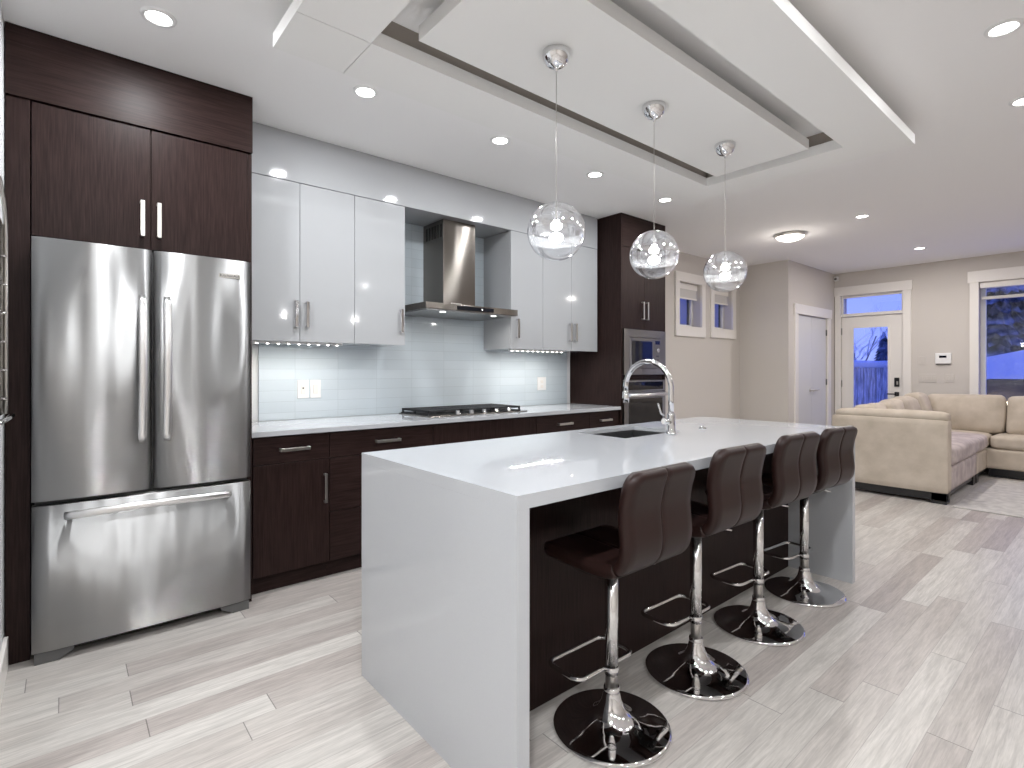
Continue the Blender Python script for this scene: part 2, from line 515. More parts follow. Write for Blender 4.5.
def blind_y(W_, drop, label):
    x0, x1, z0, z1 = W_
    t = thing('roller_blind', label, 'blind', ((x0 + x1) / 2, 3.77, z1 - drop), 'roller blinds in the side windows')
    MB().cyl((x0 + 0.01, 3.775, z1 - 0.035), (x1 - 0.01, 3.775, z1 - 0.035), 0.028).build('roller', 'blind', t)
    box('fabric', 'blind', x0 + 0.012, x1 - 0.012, 3.752, 3.755, z1 - drop, z1 - 0.035, t)
    box('bottom_bar', 'trim', x0 + 0.012, x1 - 0.012, 3.746, 3.761, z1 - drop - 0.012, z1 - drop + 0.008, t)
    box('cassette', 'trim', x0 + 0.004, x1 - 0.004, 3.742, 3.812, z1 - 0.075, z1 - 0.002, t, 0.004)
blind_y(WIN1, 0.19, 'beige roller blind half raised in the small window nearer the oven tower')
blind_y(WIN2, 0.19, 'beige roller blind half raised in the small window farther from the oven tower')

# closet doors
r = struct_root('door_1', (8.24, 3.03, 0))
mb = MB()
mb.box(7.60, 7.70, 3.01, 3.03, 0, 2.035); mb.box(8.79, 8.89, 3.01, 3.03, 0, 2.035)
mb.box(7.575, 8.915, 3.002, 3.03, 2.035, 2.17, 0.003)
mb.build('casing', 'trim', r)
for x0, x1, hx in ((7.705, 8.243, 8.19), (8.247, 8.785, 8.30)):
    d = MB().box(x0, x1, 3.045, 3.08, 0.01, 2.03, 0.002).build('door_panel', 'door_paint', r)
    MB().lathe([(0.026, 0), (0.026, -0.006), (0.009, -0.008), (0.009, -0.045)], (hx, 3.045, 0.97), 16, 'Y').cyl((hx, 3.0, 0.97), (hx + (0.10 if hx > 8.24 else -0.02), 3.0, 0.97), 0.008).build('door_handle', 'nickel', d)
for z in (1.82, 1.08, 0.25):
    MB().cyl((8.787, 3.04, z - 0.045), (8.787, 3.04, z + 0.045), 0.011).build('hinge', 'grey_plastic', r)

# entry door with transom
r = struct_root('door_2', (XF, 2.55, 0))
mb = MB()
mb.box(XF - 0.025, XF, 2.06, 2.156, 0, 2.405); mb.box(XF - 0.025, XF, 2.943, 3.018, 0, 2.405)
mb.box(XF - 0.035, XF, 2.045, 3.028, 2.39, 2.525, 0.003)
mb.box(XF - 0.005, XF + 0.10, 2.156, 2.943, 2.072, 2.10)
mb.build('casing', 'trim', r)
mb = MB()
mb.box(XF + 0.03, XF + 0.075, 2.16, 2.325, 0.01, 2.068); mb.box(XF + 0.03, XF + 0.075, 2.80, 2.94, 0.01, 2.068)
mb.box(XF + 0.03, XF + 0.075, 2.325, 2.80, 0.01, 0.30); mb.box(XF + 0.03, XF + 0.075, 2.325, 2.80, 1.91, 2.068)
d = mb.build('door_panel', 'trim', r)
mb = MB()
for a, b_2, c, e in ((2.315, 2.345, 0.29, 1.92), (2.78, 2.81, 0.29, 1.92)): mb.box(XF + 0.02, XF + 0.035, a, b_2, c, e)
mb.box(XF + 0.02, XF + 0.035, 2.345, 2.78, 0.29, 0.32); mb.box(XF + 0.02, XF + 0.035, 2.345, 2.78, 1.89, 1.92)
mb.build('glazing_bead', 'trim', d)
box('door_glass', 'glass', XF + 0.05, XF + 0.056, 2.325, 2.80, 0.30, 1.91, d)
MB().box(XF + 0.012, XF + 0.03, 2.205, 2.265, 1.02, 1.15, 0.006).build('keypad_lock', 'black_plastic', d)
mb = MB().box(XF + 0.012, XF + 0.03, 2.208, 2.262, 0.885, 0.945, 0.004)
mb.tube([(XF + 0.02, 2.235, 0.915), (XF - 0.03, 2.235, 0.915), (XF - 0.035, 2.25, 0.915), (XF - 0.035, 2.34, 0.915)], 0.009)
mb.build('door_handle', 'black_plastic', d)
box('lock_turn', 'nickel', XF + 0.002, XF + 0.012, 2.215, 2.235, 1.05, 1.10, d)
for z in (1.85, 1.05, 0.25):
    MB().cyl((XF + 0.02, 2.945, z - 0.05), (XF + 0.02, 2.945, z + 0.05), 0.011).build('hinge', 'grey_plastic', r)
mb = MB()
mb.box(XF + 0.03, XF + 0.075, 2.156, 2.18, 2.10, 2.39); mb.box(XF + 0.03, XF + 0.075, 2.92, 2.943, 2.10, 2.39)
mb.box(XF + 0.03, XF + 0.075, 2.18, 2.92, 2.10, 2.118); mb.box(XF + 0.03, XF + 0.075, 2.18, 2.92, 2.355, 2.39)
mb.build('transom_frame', 'trim', r)
box('transom_glass', 'glass', XF + 0.05, XF + 0.056, 2.18, 2.92, 2.118, 2.355, r)

# large window
r = struct_root('window_3', (XF, 0.4, 0.75))
y0, y1, z0, z1 = WIN3
mb = MB()
mb.box(XF - 0.025, XF, y1, y1 + 0.09, z0, z1); mb.box(XF - 0.025, XF, y0 - 0.09, y0, z0, z1)
mb.box(XF - 0.035, XF, y0 - 0.11, y1 + 0.11, z1, z1 + 0.15, 0.003); mb.box(XF - 0.035, XF, y0 - 0.11, y1 + 0.11, z0 - 0.1, z0, 0.003)
mb.build('casing', 'trim', r)
mb = MB()
mb.box(XF + 0.12, XF + 0.18, y1 - 0.05, y1, z0, z1); mb.box(XF + 0.12, XF + 0.18, y0, y0 + 0.05, z0, z1)
mb.box(XF + 0.12, XF + 0.18, y0, y1, z0, z0 + 0.05); mb.box(XF + 0.12, XF + 0.18, y0, y1, z1 - 0.05, z1)
mb.build('window_frame', 'white_plastic', r)
box('window_glass', 'glass', XF + 0.145, XF + 0.151, y0 + 0.05, y1 - 0.05, z0 + 0.05, z1 - 0.05, r)
t = thing('roller_blind', 'beige roller blind rolled up at the top of the large window behind the sofa', 'blind', (XF + 0.06, (y0 + y1) / 2, 2.2))
MB().cyl((XF + 0.06, y0 + 0.02, 2.355), (XF + 0.06, y1 - 0.02, 2.355), 0.03).build('roller', 'blind', t)
box('bottom_bar', 'blind', XF + 0.03, XF + 0.07, y0 + 0.02, y1 - 0.02, 2.175, 2.215, t, 0.006)
box('cassette', 'trim', XF + 0.01, XF + 0.11, y0 + 0.005, y1 - 0.005, 2.325, 2.398, t, 0.004)
box('fabric', M['globe_clear'], XF + 0.045, XF + 0.047, y0 + 0.02, y1 - 0.02, 2.2, 2.34, t)

# ------------------------------------------------------------------ dropped ceiling tray
TX0, TX1, TY0, TY1 = 0.66, 3.855, 0.855, 2.32
IX0, IX1, IY0, IY1 = 0.96, 3.575, 1.145, 2.03
TZ, TT = 2.60, 0.06
t = thing('dropped_ceiling_frame', 'white rectangular dropped ceiling frame hung above the island, around the pendant panel', 'ceiling frame', (2.26, 1.59, TZ))
g = 0.0015
mb = MB()
mb.box(TX0, IX0 - g, TY0, IY1 - g, TZ, TZ + TT)
mb.box(TX0, IX0 - g, IY1 + g, TY1, TZ, TZ + TT)
mb.box(IX0 + g, TX1, IY1 + 0.0, TY1, TZ, TZ + TT)
mb.box(IX1, TX1, TY0, IY1 - 0.0, TZ, TZ + TT)
mb.box(IX0 - g, IX1, TY0, IY0, TZ, TZ + TT)
mb.build('board', 'tray', t)
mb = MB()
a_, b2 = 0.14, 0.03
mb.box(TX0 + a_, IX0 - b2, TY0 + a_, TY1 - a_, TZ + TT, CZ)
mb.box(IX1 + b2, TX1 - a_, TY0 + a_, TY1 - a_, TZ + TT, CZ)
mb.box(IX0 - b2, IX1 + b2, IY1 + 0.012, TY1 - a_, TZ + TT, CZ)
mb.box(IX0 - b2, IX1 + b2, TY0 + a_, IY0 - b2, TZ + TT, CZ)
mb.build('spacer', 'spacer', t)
t = thing('dropped_ceiling_panel', 'white floating ceiling panel carrying the three globe pendants inside the dropped frame', 'ceiling panel', (2.27, 1.59, TZ))
mb = MB(); mb.box(1.10, 3.45, 1.29, 1.89, TZ, TZ + TT); mb.build('board', 'tray', t)
mb = MB(); mb.box(1.25, 3.40, 1.40, 1.78, TZ + TT, CZ); mb.build('spacer', 'tray', t)

# ------------------------------------------------------------------ recessed downlights
def downlight(x, y, label, watts=LAMP_W):
    t = thing('recessed_downlight', label, 'downlight', (x, y, CZ - 0.008), 'round recessed ceiling downlights')
    MB().lathe([(0.046, 0.008), (0.046, 0.002), (0.052, -0.001), (0.062, 0.0), (0.066, 0.008)], (x, y, CZ - 0.008), 32, cap=False).build('trim_ring', 'white_plastic', t)
    MB().lathe([(0.046, 0.004), (0.046, 0.008)], (x, y, CZ - 0.008), 32).build('lens', 'lens', t)
    return t
first = downlight(0.30, 2.65, 'white recessed ceiling downlight before the fridge cabinet, nearest the top left')
GD = 'round recessed ceiling downlights'
spots = [
 (1.22, 2.65, 'white recessed ceiling downlight beside the seam corner of the dropped ceiling frame'),
 (2.14, 2.65, 'white recessed ceiling downlight left of the first pendant cord, in line with the range hood'),
 (3.06, 2.65, 'white recessed ceiling downlight between the first and second pendant cords'),
 (3.98, 2.65, 'white recessed ceiling downlight just in front of the tall oven cabinet'),
 (3.10, 0.375, 'white recessed ceiling downlight at the top right, beside the shaded edge of the dropped frame'),
 (4.02, 0.40, 'white recessed ceiling downlight cut off by the right edge of the picture'),
 (5.85, 1.71, 'white recessed ceiling downlight in the living area nearer the dropped frame'),
 (7.92, 1.71, 'white recessed ceiling downlight in the living area nearest the entry door'),
 (0.30, 0.39, None), (1.22, 0.39, None), (2.16, 0.39, None),
 (5.85, -0.7, None), (7.92, -0.7, None), (4.0, -1.9, None), (2.1, -1.9, None), (0.2, -1.9, None), (-1.6, -1.0, None), (-1.6, 1.0, None)]
LP = [(0.30, 2.65)]
for x, y, lb in spots:
    dup(first, (x, y, CZ - 0.008), lb or 'white recessed ceiling downlight outside the picture, over the open floor')
    LP.append((x, y))
for x, y in LP:
    k = 1.25 if y < 2.5 else 0.85
    if x < 0.5 and y < 2.5: k = 2.9
    if y > 2.5 and x < 1.5: k = 1.25
    if y < 2.5 and 1 < x < 5: k = 0.6
    if x > 5: k = 1.75 if y > 0 else 1.3
    lamp('downlight_lamp', 'AREA', (x, y, CZ - 0.012), LAMP_W * k, 0.09, color=(1, 0.95, 0.90) if x > 5 else (0.96, 0.98, 1.0))

# flush dome light
t = thing('flush_dome_light', 'round frosted flush ceiling light with a metal rim near the closet', 'ceiling light', (6.04, 2.45, CZ - 0.09))
MB().lathe([(0.175, 0.09), (0.18, 0.06), (0.172, 0.052), (0.165, 0.058)], (6.04, 2.45, CZ - 0.09), 40, cap=False).build('rim', 'nickel', t)
MB().lathe([(0.002, 0), (0.05, 0.003), (0.10, 0.015), (0.14, 0.033), (0.165, 0.056)], (6.04, 2.45, CZ - 0.09), 40, cap=False).build('dome', 'dome', t)
lamp('dome_lamp', 'POINT', (6.04, 2.45, CZ - 0.14), 3, 0.10, color=(1, 0.93, 0.84))

t.scale = (0.86, 0.86, 0.86); t.location.z = CZ - 0.09 * 0.86
t = thing('motion_sensor', 'small white motion sensor in the ceiling corner above the entry door', 'sensor', (9.05, 2.995, 2.63))
MB().box(9.03, 9.09, 2.965, 3.025, 2.625, 2.695, 0.01).build('housing', 'white_plastic', t)
MB().lathe([(0.018, 0), (0.016, -0.01), (0.002, -0.014)], (9.028, 2.995, 2.655), 12, 'X').build('sensor_lens', 'grey_plastic', t)

# ------------------------------------------------------------------ handles
def bar_handle(parent, p0, p1, out=(0, -1, 0), w=0.014, d=0.033, m='nickel'):
    """flat bar pull: p0,p1 ends on the door face"""
    p0, p1, o = Vector(p0), Vector(p1), Vector(out)
    ax = (p1 - p0).normalized(); side = ax.cross(o)
    mb = MB()
    def ob(a, b, hw, t0, t1):
        c = [a, b]; vs = []
        for P in c:
            for sgn in (-1, 1):
                for tt in (t0, t1): vs.append(P + side * hw * sgn + o * tt)
        lo = Vector([min(v[i] for v in vs) for i in range(3)]); hi = Vector([max(v[i] for v in vs) for i in range(3)])
        mb.box(lo.x, hi.x, lo.y, hi.y, lo.z, hi.z, 0.0012, 1)
    ob(p0, p1, w / 2, d - 0.009, d)
    ob(p0, p0 + ax * 0.012, w / 2, 0, d - 0.008)
    ob(p1 - ax * 0.012, p1, w / 2, 0, d - 0.008)
    return mb.build('handle', m, parent)

# ------------------------------------------------------------------ fridge surround
t = thing('fridge_surround', 'dark espresso wood surround boxing in the steel fridge, with wide top fascia', 'cabinet surround', (0.29, 3.45, 0))
box('side_panel', 'wood', -0.194, -0.116, 3.11, 3.788, 0, 2.432, t)
box('side_panel', 'wood', 0.757, 0.777, 3.115, 3.788, 0, 2.432, t)
box('fascia', 'wood_h', -0.194, 0.777, 3.098, 3.788, 2.436, 2.738, t)
t = thing('over_fridge_cabinet', 'dark espresso two door cabinet directly above the fridge', 'cabinet', (0.32, 3.45, 1.845))
box('body', 'wood', -0.113, 0.755, 3.132, 3.785, 1.850, 2.43, t)
for x0, x1, hx in ((-0.111, 0.318, 0.285), (0.322, 0.755, 0.352)):
    d = box('door', 'wood', x0, x1, 3.11, 3.131, 1.848, 2.431, t, 0.0012, 1)
    bar_handle(d, (hx, 3.11, 1.905), (hx, 3.11, 2.075), w=0.018)

# ------------------------------------------------------------------ refrigerator
t = thing('refrigerator', 'stainless steel french door refrigerator with bottom freezer drawer', 'refrigerator', (0.32, 3.4, 0))
box('body', 'grey_plastic', -0.10, 0.742, 3.075, 3.75, 0.06, 1.815, t)
box('grille', 'black_plastic', -0.09, 0.735, 3.10, 3.14, 0.012, 0.06, t)
def curved_door(x0, x1, z0, z1, bow=0.008, y=3.02, th=0.05):
    mb = MB(); n = 14; pts = []
    for i in range(n + 1):
        u = i / n; x = x0 + (x1 - x0) * u
        e = 0.0
        edge = min(u, 1 - u) * (x1 - x0)
        if edge < 0.008: e = 0.008 - math.sqrt(max(0, 0.008 ** 2 - (0.008 - edge) ** 2))
        yy = y - bow * (1 - (2 * u - 1) ** 2) + e
        pts.append(yy)
    rows = []
    for k in range(2):
        z = (z0, z1)[k]
        rows.append([(x0 + (x1 - x0) * i / n, pts[i], z) for i in range(n + 1)])
    F = mb.grid(rows)
    B = mb.grid([[(x0 + (x1 - x0) * i / n, y + th, z) for i in range(n + 1)] for z in (z0, z1)], smooth=False)
    for i in range(n):
        mb.bm.faces.new((F[0][i], F[0][i + 1], B[0][i + 1], B[0][i])); mb.bm.faces.new((F[1][i + 1], F[1][i], B[1][i], B[1][i + 1]))
    mb.bm.faces.new((F[0][0], B[0][0], B[1][0], F[1][0])); mb.bm.faces.new((F[0][n], F[1][n], B[1][n], B[0][n]))
    return mb
def bow_handle(parent, a, b, bow, along, hw=0.015):
    a, b = Vector(a), Vector(b); n = 20; pts = []
    for i in range(n + 1):
        u = i / n
        s = math.sin(PI * u) ** 0.55 if 0 < u < 1 else 0
        off = Vector((0, -(0.018 + bow * s), 0)) if True else 0
        pts.append(a.lerp(b, u) + off)
    mb = MB()
    mb.tube(pts, [hw * (0.75 if i in (0, n) else 1) for i in range(n + 1)], 12, flat=(1.15, 0.6))
    for P in (a.lerp(b, 0.03), a.lerp(b, 0.97)): mb.cyl(P + Vector((0, 0.004, 0)), P + Vector((0, -0.03, 0)), 0.009)
    return mb.build('handle', 'handle_steel', parent)
d = curved_door(-0.109, 0.315, 0.697, 1.828).build('door', 'steel', t); bow_handle(d, (0.275, 3.013, 0.925), (0.275, 3.013, 1.608), 0.035, 'Z')
d2 = curved_door(0.324, 0.749, 0.697, 1.828).build('door', 'steel', t); bow_handle(d2, (0.372, 3.013, 0.925), (0.372, 3.013, 1.608), 0.035, 'Z')
box('edge_seal', 'black_plastic', 0.314, 0.325, 3.045, 3.07, 0.70, 1.82, t)
fd = curved_door(-0.109, 0.749, 0.052, 0.676).build('freezer_drawer', 'steel', t)
# long bowed drawer handle
n = 24; pts = []
for i in range(n + 1):
    u = i / n; pts.append((0.0 + 0.645 * u, 3.0 - 0.045 * math.sin(PI * u) ** 0.6 if 0 < u < 1 else 3.0, 0.628 + 0.012 * math.sin(PI * u)))
mb = MB(); mb.tube(pts, 0.017, 12, flat=(1.0, 0.65))
mb.cyl((0.02, 3.012, 0.63), (0.02, 2.985, 0.63), 0.009).cyl((0.625, 3.012, 0.63), (0.625, 2.985, 0.63), 0.009)
mb.build('handle', 'handle_steel', fd)
for x0, x1 in ((-0.10, 0.03), (0.61, 0.742)):
    mb = MB()
    ol = [(x0, 0.0), (x1, 0.0), (x1, 0.05), (x0, 0.05)]
    if x0 < 0: ol = [(x0, 0.0), (x0 + 0.075, 0.0), (x1, 0.03), (x1, 0.05), (x0, 0.05)]
    else: ol = [(x0, 0.03), (x1 - 0.075, 0.0), (x1, 0.0), (x1, 0.05), (x0, 0.05)]
    mb.prism(ol, 3.03, 3.10, 'XZ'); mb.build('foot', 'grey_plastic', t)

def text_mesh(name, body, size, loc, rot, m, parent, extrude=0.0008, width=None):
    cu = bpy.data.curves.new(name, 'FONT'); cu.body = body; cu.size = size; cu.extrude = extrude
    cu.align_x = 'CENTER'; cu.align_y = 'CENTER'
    o = bpy.data.objects.new(name, cu); COL.objects.link(o)
    bpy.context.view_layer.update()
    me = bpy.data.meshes.new_from_object(o.evaluated_get(bpy.context.evaluated_depsgraph_get()))
    bpy.data.objects.remove(o); bpy.data.curves.remove(cu)
    me.materials.clear(); me.materials.append(M[m])
    if width:
        xs = [v.co.x for v in me.vertices]; k = width / (max(xs) - min(xs))
        for v in me.vertices: v.co.x *= k; v.co.y *= k
    o = bpy.data.objects.new(name, me); COL.objects.link(o)
    o.parent = parent; o.location = Vector(loc) - OFF[parent.name]; o.rotation_euler = rot
    OFF[o.name] = Vector(loc)
    return o
MB().box(0.595, 0.697, 3.0125, 3.0175, 1.732, 1.754, 0.001, 1).build('badge', 'nickel', d2)
text_mesh('badge_text', 'KitchenAid', 0.02, (0.646, 3.0115, 1.743), (PI / 2, 0, 0), 'black_plastic', d2, width=0.088)

# ------------------------------------------------------------------ base cabinets
YF = 3.15
def base_cab(x0, x1, label, kind, hx):
    t = thing('base_cabinet', label, 'cabinet', ((x0 + x1) / 2, 3.47, 0), 'dark base cabinets under the wall counter')
    box('body', 'wood', x0 + 0.001, x1 - 0.001, 3.171, 3.785, 0.10, 0.884, t)
    box('toe_kick', 'wood_h', x0, x1, 3.205, 3.225, 0, 0.10, t)
    gp = 0.0018
    def fr(nm, z0, z1, a=x0, b=x1):
        return box(nm, 'wood_h' if nm == 'drawer' else 'wood', a + gp, b - gp, YF, 3.170, z0 + gp, z1 - gp, t, 0.001, 1)
    top = 0.884
    if kind == 'door':
        d = fr('drawer', 0.728, top)
        bar_handle(d, (hx[0], YF, 0.806), (hx[1], YF, 0.806), w=0.018)
        d = fr('door', 0.105, 0.728)
        bar_handle(d, (hx[2], YF, 0.468), (hx[2], YF, 0.642), w=0.014)
    elif kind == 'drawers':
        for (za, zb) in ((0.728, top), (0.404, 0.728), (0.105, 0.404)):
            d = fr('drawer', za, zb)
            bar_handle(d, (hx[0], YF, zb - 0.08), (hx[1], YF, zb - 0.08), w=0.018)
    elif kind == 'panel':
        fr('front_panel', 0.728, top)
        for (za, zb) in ((0.404, 0.728), (0.105, 0.404)):
            d = fr('drawer', za, zb)
            bar_handle(d, (hx[0], YF, zb - 0.08), (hx[1], YF, zb - 0.08), w=0.018)
    return t
base_cab(0.790, 1.220, 'dark base cabinet next to the fridge with one drawer over one door', 'door', (0.929, 1.097, 1.190))
base_cab(1.220, 1.946, 'wide dark drawer cabinet second from the fridge, half hidden by the island end', 'drawers', (1.515, 1.685))
base_cab(1.946, 2.920, 'dark cabinet with a plain front panel below the gas cooktop', 'panel', (2.33, 2.50))
base_cab(2.920, 3.565, 'dark drawer cabinet just right of the cooktop behind the island', 'drawers', (3.157, 3.327))
base_cab(3.565, 3.975, 'narrow dark drawer cabinet next to the tall oven cabinet', 'drawers', (3.70, 3.85))
tag(box('wall_countertop', 'quartz', 0.780, 3.982, 3.128, 3.775, 0.888, 0.918, bev=0.002), 'long white quartz countertop along the back wall under the cooktop', 'countertop')

tag(box('tile_backsplash', 'tile', 0.985, 3.93, 3.778, 3.789, 0.919, 2.435, at=(0, 3.78, 0)), 'pale grey glass tile backsplash of long stacked tiles behind the cooktop', 'backsplash')

# ------------------------------------------------------------------ upper cabinets and soffit
YU = 3.40
tag(box('soffit_panel', 'gloss_white', 0.780, 3.962, YU, 3.789, 2.437, 2.738, bev=0.001), 'glossy white soffit panel above the white wall cabinets up to the ceiling', 'soffit')
def upper(x0, x1, doors, label, hs):
    t = thing('wall_cabinet', label, 'cabinet', ((x0 + x1) / 2, 3.6, 1.44), 'glossy white wall cabinets')
    box('body', 'gloss_white', x0 + 0.001, x1 - 0.001, 3.421, 3.777, 1.440, 2.433, t)
    for (a, b, hx) in doors:
        d = box('door', 'gloss_white', a + 0.0015, b - 0.0015, YU, 3.420, 1.438, 2.433, t, 0.001, 1)
        bar_handle(d, (hx, YU, 1.527), (hx, YU, 1.692), w=0.019, m='chrome')
    return t
upper(0.780, 1.488, [(0.780, 1.128, 1.100), (1.128, 1.488, 1.168)], 'glossy white two door wall cabinet nearest the fridge', None)
upper(1.488, 1.868, [(1.488, 1.868, 1.830)], 'glossy white one door wall cabinet just left of the range hood', None)
upper(2.860, 3.232, [(2.860, 3.232, 2.925)], 'glossy white one door wall cabinet just right of the range hood', None)
upper(3.232, 3.962, [(3.232, 3.597, 3.570), (3.597, 3.962, 3.640)], 'glossy white two door wall cabinet next to the tall oven cabinet', None)

def led_strip(x0, x1, n, label):
    t = thing('led_strip_light', label, 'light strip', ((x0 + x1) / 2, 3.50, 1.425), 'light strips under the wall cabinets')
    box('housing', 'white_plastic', x0, x1, 3.485, 3.520, 1.427, 1.4395, t)
    mb = MB()
    for k in range(n):
        x = x0 + (x1 - x0) * (k + 0.5) / n
        mb.lathe([(0.001, -0.004), (0.006, -0.003), (0.008, 0.0), (0.008, 0.002)], (x, 3.502, 1.4265), 10, cap=False)
    mb.build('diode_row', 'led', t)
    for k in range(n):
        lamp('diode_lamp', 'AREA', (x0 + (x1 - x0) * (k + 0.5) / n, 3.502, 1.4205), LED_W / n, 0.008, color=(1, 0.95, 0.88))
led_strip(0.87, 1.44, 9, 'lit light strip under the white cabinet beside the fridge')
led_strip(2.93, 3.60, 11, 'lit light strip under the white cabinet right of the hood')

# ------------------------------------------------------------------ range hood
t = thing('range_hood', 'stainless chimney range hood in the niche between white cabinets', 'range hood', (2.38, 3.5, 1.69))
mb = MB().box(1.952, 2.812, 3.255, 3.775, 1.700, 1.748, 0.003)
mb.build('canopy', 'steel_dark', t)
u = box('underside', 'sink_steel', 1.965, 2.80, 3.268, 3.765, 1.692, 1.700, t)
for x in (2.14, 2.62):
    MB().lathe([(0.022, 0), (0.022, -0.003)], (x, 3.33, 1.692), 16).build('hood_lamp', 'hoodlamp', t)
    lamp('hood_bulb', 'AREA', (x, 3.33, 1.687), 0.9, 0.04)
box('control_panel', 'black_glass', 2.22, 2.56, 3.2505, 3.256, 1.708, 1.737, t)
box('display', 'hoodlamp', 2.445, 2.452, 3.2492, 3.2507, 1.718, 1.727, t)
ch = box('chimney', 'steel_dark', 2.240, 2.545, 3.475, 3.776, 1.748, 2.434, t, 0.002, 1)
for k in range(6):
    y = 3.50 + k * 0.042
    box('vent_slot', 'dark', 2.2385, 2.241, y, y + 0.022, 2.30, 2.40, ch)
mb = MB().box(2.31, 2.41, 3.4725, 3.4755, 1.765, 1.787, 0.0006, 1); mb.build('badge', 'nickel', ch)
text_mesh('badge_text', 'KitchenAid', 0.02, (2.36, 3.4718, 1.776), (PI / 2, 0, 0), 'black_plastic', ch, width=0.085)

# ------------------------------------------------------------------ cooktop
t = thing('gas_cooktop', 'stainless gas cooktop with black cast iron grates set in the wall counter', 'cooktop', (2.49, 3.52, 0.918))
box('steel_tray', 'steel_dark', 2.0, 2.925, 3.262, 3.745, 0.9185, 0.925, t, 0.002, 1)
box('burner_pan', 'black_iron', 2.012, 2.905, 3.325, 3.73, 0.9252, 0.931, t, 0.001, 1)
for gi in range(3):
    x0 = 2.015 + gi * 0.298; x1 = x0 + 0.292
    mb = MB(); z0, z1 = 0.948, 0.962
    y0g, y1g = 3.33, 3.72
    for y in (y0g, y1g - 0.014): mb.box(x0, x1, y, y + 0.014, z0, z1)
    for x in (x0, x1 - 0.014): mb.box(x, x + 0.014, y0g, y1g, z0, z1)
    for k in range(1, 13): mb.box(x0, x1, y0g + k * 0.029, y0g + k * 0.029 + 0.011, z0 + 0.002, z1)
    mb.box((x0 + x1) / 2 - 0.006, (x0 + x1) / 2 + 0.006, y0g, y1g, z0 + 0.002, z1)
    for x in (x0, x1 - 0.014):
        for y in (y0g, (y0g + y1g) / 2, y1g - 0.014): mb.box(x, x + 0.014, y, y + 0.014, 0.925, z0)
    mb.build('grate', 'black_iron', t)
for (x, y, r_) in ((2.2, 3.43, 0.035), (2.2, 3.62, 0.045), (2.49, 3.53, 0.055), (2.78, 3.43, 0.045), (2.78, 3.62, 0.035)):
    MB().lathe([(r_ + 0.01, 0), (r_ + 0.01, 0.01), (r_, 0.012), (r_, 0.022), (r_ * 0.5, 0.025)], (x, y, 0.925), 24).build('burner', 'black_iron', t)
for k in range(5):
    x = 2.25 + k * 0.125
    MB().lathe([(0.021, 0), (0.021, 0.008), (0.017, 0.010), (0.015, 0.030), (0.012, 0.032)], (x, 3.293, 0.925), 20).build('knob', 'chrome', t)

# outlets / switches on the backsplash
def outlet(x0, x1, label, kind):
    xm = (x0 + x1) / 2
    t = thing('wall_outlet', label, 'outlet', (xm, 3.775, 1.062), 'white plates on the tile backsplash')
    box('plate', 'white_plastic', x0, x1, 3.771, 3.7775, 1.062, 1.190, t, 0.002)
    if kind == 'switch':
        box('rocker', 'trim', xm - 0.016, xm + 0.016, 3.767, 3.7712, 1.093, 1.159, t, 0.001, 1)
    elif kind == 'dark':
        box('rocker', 'trim', xm - 0.016, xm + 0.016, 3.768, 3.7712, 1.093, 1.159, t, 0.001, 1)
        box('indicator', 'black_plastic', xm - 0.005, xm + 0.005, 3.7665, 3.7685, 1.128, 1.138, t)
    else:
        for z in (1.100, 1.145): box('socket', 'trim', xm - 0.016, xm + 0.016, 3.768, 3.7712, z - 0.014, z + 0.014, t, 0.001, 1)
outlet(1.234, 1.312, 'white wall plate on the backsplash nearer the fridge, with a small dark mark', 'dark')
outlet(1.322, 1.398, 'white wall plate on the backsplash beside the one with a dark mark', 'switch')
outlet(3.512, 3.628, 'white outlet on the backsplash under the right lit cabinet', 'socket')

# ------------------------------------------------------------------ tall oven cabinet
YT = 3.13
t = thing('oven_tower_cabinet', 'tall dark espresso cabinet housing the microwave and wall oven', 'cabinet', (4.345, 3.46, 0))
mb = MB()
mb.box(3.986, 4.006, YT, 3.788, 0, 2.738); mb.box(4.684, 4.704, YT, 3.788, 0, 2.738)
mb.box(4.006, 4.684, 3.60, 3.788, 0, 2.738); mb.box(4.006, 4.684, 3.153, 3.60, 1.652, 1.666)
mb.box(4.006, 4.684, 3.153, 3.60, 1.165, 1.212); mb.box(4.006, 4.684, 3.153, 3.60, 0.09, 0.52); mb.box(4.006, 4.684, 3.19, 3.60, 0, 0.09)
mb.box(4.006, 4.684, 3.153, 3.60, 1.666, 2.428)
mb.build('body', 'wood', t)
box('fascia', 'wood_h', 4.008, 4.682, YT, 3.60, 2.432, 2.738, t)
for x0, x1, hx in ((4.008, 4.344, 4.305), (4.346, 4.682, 4.375)):
    d = box('door', 'wood', x0, x1, YT, 3.151, 1.655, 2.428, t, 0.001, 1)
    bar_handle(d, (hx, YT, 1.75), (hx, YT, 1.925), w=0.013)
dd = box('drawer', 'wood_h', 4.008, 4.682, YT, 3.151, 0.10, 0.515, t, 0.001, 1)
bar_handle(dd, (4.26, YT, 0.44), (4.43, YT, 0.44), w=0.014)

